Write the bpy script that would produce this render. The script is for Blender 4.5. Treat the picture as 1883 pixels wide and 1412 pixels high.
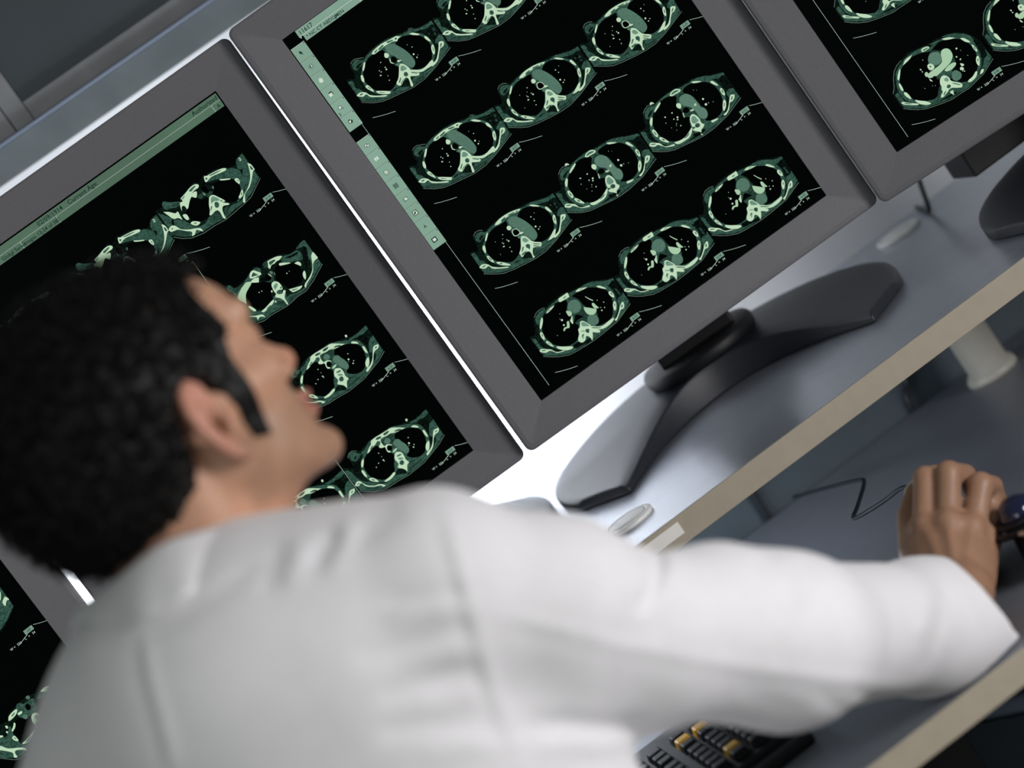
import bpy, bmesh, math, random
import numpy as np
from mathutils import Vector, Matrix, Euler

for o in list(bpy.data.objects):
    bpy.data.objects.remove(o)
SC = bpy.context.scene
COL = SC.collection
rad = math.radians
random.seed(7)

# ------------------------------------------------------------------ camera
# a tilted ("dutch") telephoto view over the radiologist's shoulder
CAM = np.array([0.0, 0.0, 1.464])
PSI, PIT, RHO, FPX = rad(8.0), rad(8.5), rad(34.9), 5000.0
FW = np.array([math.sin(PSI) * math.cos(PIT), math.cos(PSI) * math.cos(PIT), -math.sin(PIT)])
RT = np.array([math.cos(PSI), -math.sin(PSI), 0.0])
UP = np.cross(RT, FW)
XI = math.cos(RHO) * RT - math.sin(RHO) * UP
YI = math.sin(RHO) * RT + math.cos(RHO) * UP


def W(x, y, z):
    """point of the room seen in direction x, y at distance z along the view"""
    return CAM + z * ((x - 941.5) / FPX * XI - (y - 706.0) / FPX * YI + FW)


cam_d = bpy.data.cameras.new('camera')
cam = bpy.data.objects.new('camera', cam_d)
COL.objects.link(cam)
m = Matrix(((XI[0], YI[0], -FW[0], CAM[0]), (XI[1], YI[1], -FW[1], CAM[1]), (XI[2], YI[2], -FW[2], CAM[2]), (0, 0, 0, 1)))
cam.matrix_world = m
cam_d.sensor_width = 36.0
cam_d.lens = FPX * 36.0 / 1883.0
cam_d.clip_start = 0.05
cam_d.dof.use_dof = True
cam_d.dof.focus_distance = 2.56
cam_d.dof.aperture_fstop = 2.7
SC.camera = cam

# ------------------------------------------------------------------ view, world, lights
SC.view_settings.view_transform = 'Standard'
SC.view_settings.look = 'None'
SC.view_settings.exposure = 0.0
SC.view_settings.gamma = 1.0
SC.view_settings.use_curve_mapping = False
SC.cycles.use_denoising = True
wd = bpy.data.worlds.new('world')
SC.world = wd
wd.use_nodes = True
wd.node_tree.nodes['Background'].inputs[0].default_value = (0.72, 0.78, 0.76, 1)
wd.node_tree.nodes['Background'].inputs[1].default_value = 0.19


def area(name, loc, aim, size, size_y, power, col, spread=180):
    d = bpy.data.lights.new(name, 'AREA')
    d.shape = 'RECTANGLE'
    d.size = size
    d.size_y = size_y
    d.energy = power
    d.color = col
    d.spread = rad(spread)
    o = bpy.data.objects.new(name, d)
    COL.objects.link(o)
    o.location = loc
    o.rotation_euler = (Vector(aim) - Vector(loc)).to_track_quat('-Z', 'Y').to_euler()
    return o


# unseen key light on the right, added fills, and the lamp behind the monitors
area('key_light_right', (1.95, 0.45, 1.30), (0.3, 1.95, 0.98), 0.7, 0.7, 9.3, (1.0, 0.975, 0.975), 85)  # unseen key light, kept low so it reaches the underside of the sleeve
area('fill_light_left', (-0.95, -0.45, 1.30), (0.2, 2.0, 1.0), 1.2, 1.0, 7.5, (0.95, 1.0, 0.94))  # soft fill added low on the camera side to lift the coat
area('backlight_behind_monitors', (0.16, 2.735, 1.17), (0.18, 2.88, 1.165), 0.55, 0.40, 6.0, (0.94, 0.965, 1.0))
area('fill_light_under_shelf', (0.22, 2.66, 0.888), (0.36, 2.66, 0.74), 0.36, 0.05, 2.0, (0.88, 0.94, 1.0), 170)  # added fill without a fixture, brightens the dark lower desk

# ------------------------------------------------------------------ materials


def srgb(r, g, b):
    f = lambda c: (c / 255.0) / 12.92 if c / 255.0 <= 0.04045 else (((c / 255.0) + 0.055) / 1.055) ** 2.4
    return (f(r), f(g), f(b), 1.0)


def mat(name, col, rough=0.5, metal=0.0, noise=0.0, nscale=20.0, bump=0.0, bscale=200.0, spec=0.5, coat=0.0, sheen=0.0, sss=0.0, attr=None):
    m = bpy.data.materials.new(name)
    m.use_nodes = True
    nt = m.node_tree
    b = nt.nodes['Principled BSDF']
    b.inputs['Base Color'].default_value = col
    b.inputs['Roughness'].default_value = rough
    b.inputs['Metallic'].default_value = metal
    b.inputs['Specular IOR Level'].default_value = spec
    b.inputs['Coat Weight'].default_value = coat
    b.inputs['Sheen Weight'].default_value = sheen
    if sss:
        b.inputs['Subsurface Weight'].default_value = sss
        b.inputs['Subsurface Radius'].default_value = (0.012, 0.005, 0.003)
    tc = nt.nodes.new('ShaderNodeTexCoord')
    src = None
    if attr:
        a = nt.nodes.new('ShaderNodeAttribute')
        a.attribute_name = attr
        src = a.outputs['Color']
        nt.links.new(src, b.inputs['Base Color'])
    if noise:
        n = nt.nodes.new('ShaderNodeTexNoise')
        n.inputs['Scale'].default_value = nscale
        n.inputs['Detail'].default_value = 4
        nt.links.new(tc.outputs['Object'], n.inputs['Vector'])
        mx = nt.nodes.new('ShaderNodeMix')
        mx.data_type = 'RGBA'
        mx.blend_type = 'MULTIPLY'
        mx.inputs[0].default_value = 1.0
        rp = nt.nodes.new('ShaderNodeMapRange')
        rp.inputs['From Min'].default_value = 0.3
        rp.inputs['From Max'].default_value = 0.7
        rp.inputs['To Min'].default_value = 1.0 - noise
        rp.inputs['To Max'].default_value = 1.0 + noise * 0.3
        nt.links.new(n.outputs['Fac'], rp.inputs['Value'])
        if src:
            nt.links.new(src, mx.inputs[6])
        else:
            mx.inputs[6].default_value = col
        nt.links.new(rp.outputs[0], mx.inputs[7])
        nt.links.new(mx.outputs[2], b.inputs['Base Color'])
    if bump:
        n = nt.nodes.new('ShaderNodeTexNoise')
        n.inputs['Scale'].default_value = bscale
        n.inputs['Detail'].default_value = 3
        nt.links.new(tc.outputs['Object'], n.inputs['Vector'])
        bp = nt.nodes.new('ShaderNodeBump')
        bp.inputs['Strength'].default_value = bump
        bp.inputs['Distance'].default_value = 0.001
        nt.links.new(n.outputs['Fac'], bp.inputs['Height'])
        nt.links.new(bp.outputs[0], b.inputs['Normal'])
    return m


M_bezel = mat('grey_monitor_plastic', srgb(114, 113, 117), 0.45, noise=0.06, nscale=400, bump=0.15, bscale=1500)
M_edge = mat('dark_monitor_plastic', srgb(62, 62, 66), 0.5, noise=0.05, nscale=300)
M_base = mat('textured_stand_plastic', srgb(40, 43, 50), 0.40, spec=0.6, noise=0.25, nscale=900, bump=0.5, bscale=900)
M_black = mat('black_plastic', srgb(16, 17, 20), 0.5, spec=0.3, noise=0.1, nscale=200)
M_wall = mat('painted_wall', srgb(222, 224, 228), 0.8, noise=0.03, nscale=6, bump=0.1, bscale=300)
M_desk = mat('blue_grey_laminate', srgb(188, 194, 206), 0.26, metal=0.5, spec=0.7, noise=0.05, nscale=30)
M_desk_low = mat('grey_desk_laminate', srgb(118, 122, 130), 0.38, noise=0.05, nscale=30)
M_edging = mat('beige_edge_band', srgb(170, 160, 142), 0.5, noise=0.06, nscale=60)
M_cab = mat('grey_cabinet_laminate', srgb(126, 128, 132), 0.55, noise=0.16, nscale=28, bump=0.2, bscale=60)
M_rail = mat('green_grey_rail', srgb(98, 106, 108), 0.5, noise=0.18, nscale=22, bump=0.2, bscale=60)
M_trim = mat('blue_grey_trim', srgb(120, 132, 152), 0.35, noise=0.05, nscale=40)
M_recess = mat('dark_smoked_glass', srgb(62, 70, 74), 0.35, noise=0.12, nscale=5)
M_beige = mat('beige_plastic', srgb(186, 182, 172), 0.45, noise=0.05, nscale=80)
M_grom = mat('pale_grommet_plastic', srgb(232, 232, 230), 0.4, noise=0.04, nscale=80)
M_paper = mat('white_label_paper', srgb(240, 237, 230), 0.7, noise=0.03, nscale=60)
M_cable = mat('black_cable_rubber', srgb(24, 28, 38), 0.35, noise=0.1, nscale=100)
M_coat = mat('white_coat_cotton', srgb(238, 236, 239), 0.85, noise=0.03, nscale=60, bump=0.12, bscale=900, sheen=0.15)
M_skin = mat('skin', srgb(200, 150, 120), 0.48, noise=0.10, nscale=45, bump=0.25, bscale=260, sss=0.15, attr='tint')
M_hair = mat('curly_black_hair', srgb(11, 9, 9), 0.55, noise=0.3, nscale=120, spec=0.3)
M_key = mat('black_key_plastic', srgb(15, 16, 22), 0.6, spec=0.25, noise=0.1, nscale=100)
M_keyy = mat('yellow_key_plastic', srgb(232, 176, 40), 0.5, noise=0.05, nscale=100)
M_chrome = mat('brushed_silver_rim', srgb(180, 182, 186), 0.25, metal=1.0, noise=0.05, nscale=60)
M_ball = mat('blue_black_ball', srgb(16, 20, 56), 0.12, noise=0.1, nscale=60, coat=0.6)
M_floor = mat('dark_floor_covering', srgb(58, 62, 68), 0.7, noise=0.2, nscale=90)
M_back = mat('slate_back_panel', srgb(72, 84, 92), 0.6, noise=0.08, nscale=20)
M_case = mat('dark_case_metal', srgb(66, 74, 84), 0.5, noise=0.1, nscale=50)

# ------------------------------------------------------------------ mesh helpers


def finish(bm, name, mt, parent=None, smooth=False, loc=None, bev=0.0, seg=2, autos=None):
    me = bpy.data.meshes.new(name)
    bmesh.ops.recalc_face_normals(bm, faces=bm.faces)
    bm.to_mesh(me)
    bm.free()
    if isinstance(mt, (list, tuple)):
        for q in mt:
            me.materials.append(q)
    else:
        me.materials.append(mt)
    if smooth:
        for p in me.polygons:
            p.use_smooth = True
    o = bpy.data.objects.new(name, me)
    COL.objects.link(o)
    if parent is not None:
        o.parent = parent
    if loc is not None:
        o.location = loc
    if bev:
        md = o.modifiers.new('bevel', 'BEVEL')
        md.width = bev
        md.segments = seg
        md.limit_method = 'ANGLE'
        md.angle_limit = rad(35)
    if autos:
        me.shade_smooth() if hasattr(me, 'shade_smooth') else None
    return o


def tag(o, label, cat, group=None):
    o['label'] = label
    o['category'] = cat
    if group:
        o['group'] = group
    return o


def struct(o):
    o['kind'] = 'structure'
    return o


def empty(name, loc=(0, 0, 0), rz=0.0):
    o = bpy.data.objects.new(name, None)
    COL.objects.link(o)
    o.location = loc
    o.rotation_euler = (0, 0, rz)
    o.empty_display_size = 0.05
    return o


def box(bm, x0, x1, y0, y1, z0, z1, mi=0):
    v = [bm.verts.new(p) for p in ((x0, y0, z0), (x1, y0, z0), (x1, y1, z0), (x0, y1, z0), (x0, y0, z1), (x1, y0, z1), (x1, y1, z1), (x0, y1, z1))]
    for q in ((0, 1, 2, 3), (4, 5, 6, 7), (0, 1, 5, 4), (1, 2, 6, 5), (2, 3, 7, 6), (3, 0, 4, 7)):
        f = bm.faces.new([v[i] for i in q])
        f.material_index = mi


def bxo(name, mt, parent, x0, x1, y0, y1, z0, z1, bev=0.0, seg=2):
    bm = bmesh.new()
    box(bm, x0, x1, y0, y1, z0, z1)
    return finish(bm, name, mt, parent, bev=bev, seg=seg)


def lathe(name, mt, parent, prof, n=48, loc=None, smooth=True, sx=1.0, sy=1.0):
    bm = bmesh.new()
    rings = []
    for r, z in prof:
        if r < 1e-6:
            rings.append([bm.verts.new((0, 0, z))])
        else:
            rings.append([bm.verts.new((r * sx * math.cos(2 * math.pi * k / n), r * sy * math.sin(2 * math.pi * k / n), z)) for k in range(n)])
    for a, b in zip(rings, rings[1:]):
        if len(a) == 1 and len(b) == 1:
            continue
        for k in range(n):
            if len(a) == 1:
                bm.faces.new((a[0], b[k], b[(k + 1) % n]))
            elif len(b) == 1:
                bm.faces.new((a[k], a[(k + 1) % n], b[0]))
            else:
                bm.faces.new((a[k], a[(k + 1) % n], b[(k + 1) % n], b[k]))
    return finish(bm, name, mt, parent, smooth=smooth, loc=loc)


def catmull(pts, sub=8, closed=False):
    P = [np.array(p, float) for p in pts]
    n = len(P)
    out = []
    rng = range(n) if closed else range(n - 1)
    for i in rng:
        if closed:
            a, b, c, d = P[(i - 1) % n], P[i], P[(i + 1) % n], P[(i + 2) % n]
        else:
            a, b, c, d = P[max(i - 1, 0)], P[i], P[i + 1], P[min(i + 2, n - 1)]
        for k in range(sub):
            t = k / sub
            out.append(0.5 * ((2 * b) + (-a + c) * t + (2 * a - 5 * b + 4 * c - d) * t * t + (-a + 3 * b - 3 * c + d) * t ** 3))
    if not closed:
        out.append(P[-1])
    return out


def tube_bm(bm, pts, r, n=10, mi=0):
    pts = [Vector(p) for p in pts]
    prev = None
    ref = Vector((0, 0, 1))
    for i, p in enumerate(pts):
        t = (pts[min(i + 1, len(pts) - 1)] - pts[max(i - 1, 0)]).normalized()
        s = t.cross(ref)
        if s.length < 1e-3:
            s = t.cross(Vector((1, 0, 0)))
        s.normalize()
        u = s.cross(t).normalized()
        ref = u
        rr = r[i] if isinstance(r, (list, tuple)) else r
        ring = [bm.verts.new(p + rr * (math.cos(2 * math.pi * k / n) * s + math.sin(2 * math.pi * k / n) * u)) for k in range(n)]
        if prev:
            for k in range(n):
                f = bm.faces.new((prev[k], prev[(k + 1) % n], ring[(k + 1) % n], ring[k]))
                f.material_index = mi
        else:
            bm.faces.new(ring)
        prev = ring
    bm.faces.new(prev)


def tube(name, mt, parent, pts, r, n=10):
    bm = bmesh.new()
    tube_bm(bm, pts, r, n)
    return finish(bm, name, mt, parent, smooth=True)

# ------------------------------------------------------------------ room shell
YW = 2.885           # face of the wall behind the desk
SH_Z, DK_Z = 0.92, 0.74
struct(bxo('wall_back', M_wall, None, -1.6, 2.6, YW, YW + 0.12, 0.0, 2.7))
struct(bxo('floor', M_floor, None, -1.6, 2.6, -1.2, YW + 0.12, -0.05, 0.0))

# overhead cabinet above the monitors
cab = empty('wall_cabinet', (0.1, 2.80, 1.50))
YC = 2.805 - 2.80


def cb(name, mt, x0, x1, y0, y1, z0, z1, bev=0.0008):
    return bxo(name, mt, cab, x0 - 0.1, x1 - 0.1, y0 - 2.80, y1 - 2.80, z0 - 1.50, z1 - 1.50, bev)


# lower face of the cabinet, its blue-grey trim, then the door frame around a dark pane
cb('bottom_rail', M_rail, -1.5, 2.5, 2.868, YW, 1.5125, 1.5455)
cb('trim_strip', M_trim, -1.5, 2.5, 2.850, YW, 1.5456, 1.5490)
cb('carcass', M_cab, -1.5, 2.5, 2.874, YW, 1.549, 1.95)
cb('door_rail', M_cab, 0.1515, 0.75, 2.860, 2.874, 1.5494, 1.5712)
cb('door_stile', M_cab, 0.1295, 0.1507, 2.860, 2.874, 1.5494, 1.93)
cb('door_stile', M_cab, 0.7510, 0.7722, 2.860, 2.874, 1.5494, 1.93)
cb('door_rail', M_cab, 0.1515, 0.75, 2.860, 2.874, 1.905, 1.93)
cb('door_pane', M_recess, 0.1515, 0.75, 2.868, 2.8738, 1.5714, 1.9048, 0)
cb('door_panel', M_cab, -0.70, 0.1283, 2.860, 2.874, 1.5494, 1.93)
tag(cab, 'grey overhead cabinet with a dark framed pane on the wall above the monitors', 'cabinet')

# raised monitor shelf and the desk below it
shelf = empty('monitor_shelf', (0.55, 2.37, DK_Z))


def sb(name, mt, x0, x1, y0, y1, z0, z1, bev=0.0006):
    return bxo(name, mt, shelf, x0 - 0.55, x1 - 0.55, y0 - 2.37, y1 - 2.37, z0 - DK_Z, z1 - DK_Z, bev)


sb('shelf_top', M_desk, -1.2, 2.2, 2.3735, YW - 0.0005, SH_Z - 0.0255, SH_Z)
sb('edge_band', M_edging, -1.2, 2.2, 2.3715, 2.3735, SH_Z - 0.0255, SH_Z)
st = sb('label_sticker', M_paper, 0.325, 0.3850, 2.3705, 2.3714, SH_Z - 0.0165, SH_Z - 0.0045, 0)
st['label'] = 'blank white paper label stuck on the beige edge'
for lx in (0.832, -0.55):
    lathe('shelf_leg', M_beige, shelf, [(0.0, 0), (0.030, 0), (0.030, 0.005), (0.0275, 0.010), (0.0235, 0.012), (0.0235, 0.1538), (0.0, 0.1538)], loc=(lx - 0.55, 2.79 - 2.37, 0.0003))
tag(shelf, 'long blue-grey raised shelf with beige front edge carrying the monitors', 'shelf')

desk = empty('desk', (0.55, 2.04, 0))


def db(name, mt, x0, x1, y0, y1, z0, z1, bev=0.0006):
    return bxo(name, mt, desk, x0 - 0.55, x1 - 0.55, y0 - 2.04, y1 - 2.04, z0, z1, bev)


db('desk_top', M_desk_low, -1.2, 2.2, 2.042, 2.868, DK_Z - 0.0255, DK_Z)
db('edge_band', M_edging, -1.2, 2.2, 2.040, 2.042, DK_Z - 0.0255, DK_Z)
db('modesty_panel', M_black, -1.17, 2.17, 2.62, 2.636, 0.12, DK_Z - 0.026)
db('side_panel', M_back, -1.2, -1.17, 2.08, 2.86, 0.0, DK_Z - 0.026)
db('side_panel', M_back, 2.17, 2.2, 2.08, 2.86, 0.0, DK_Z - 0.026)
tag(desk, 'grey work desk with beige front edge under the hand and keyboard', 'desk')
# slate splash panel on the wall between desk and shelf
tr = bxo('trim_1', M_back, None, -1.2, 2.2, YW - 0.004, YW - 0.0002, 0.60, SH_Z - 0.0262)
struct(tr)

# grommets in the shelf
for (gx, gy, lb) in ((0.3616, 2.4640, 'pale round cable grommet in the shelf beside the white sleeve, near the shelf edge'),
                     (0.838, 2.893 - 0.075, 'pale round cable grommet in the shelf right of the middle monitor stand')):
    g = empty('cable_grommet', (gx, gy, SH_Z + 0.0002))
    lathe('rim', M_grom, g, [(0.0205, 0.0), (0.0268, 0.0), (0.0268, 0.0032), (0.0258, 0.0044), (0.0215, 0.0046), (0.0205, 0.0040), (0.0205, 0.0)])
    lathe('cap', M_grom, g, [(0.0, 0.0), (0.0200, 0.0), (0.0200, 0.0040), (0.0192, 0.0047), (0.0, 0.0047)])
    tag(g, lb, 'grommet', 'cable grommets in the shelf')

# cables hanging behind the desk in the gap under the shelf
tag(tube('hanging_cable', M_cable, None, catmull([(0.553, 2.8765, 0.885), (0.556, 2.8762, 0.80), (0.553, 2.8762, 0.745), (0.556, 2.8762, 0.62)], 8), 0.0042),
    'thick black cable hanging behind the desk just above the sleeve', 'cable')
tag(tube('hanging_cable', M_cable, None, catmull([(0.540, 2.8775, 0.885), (0.5455, 2.877, 0.80), (0.552, 2.8765, 0.750), (0.5460, 2.877, 0.62)], 8), 0.0018),
    'thin black cable hanging close beside the thick one behind the desk', 'cable')
tag(tube('hanging_cable', M_cable, None, catmull([(0.776, 2.8765, 0.885), (0.772, 2.8765, 0.78), (0.757, 2.8765, 0.745), (0.75, 2.8765, 0.62)], 8), 0.0026),
    'black cable hanging behind the desk left of the round beige shelf leg', 'cable')

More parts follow.
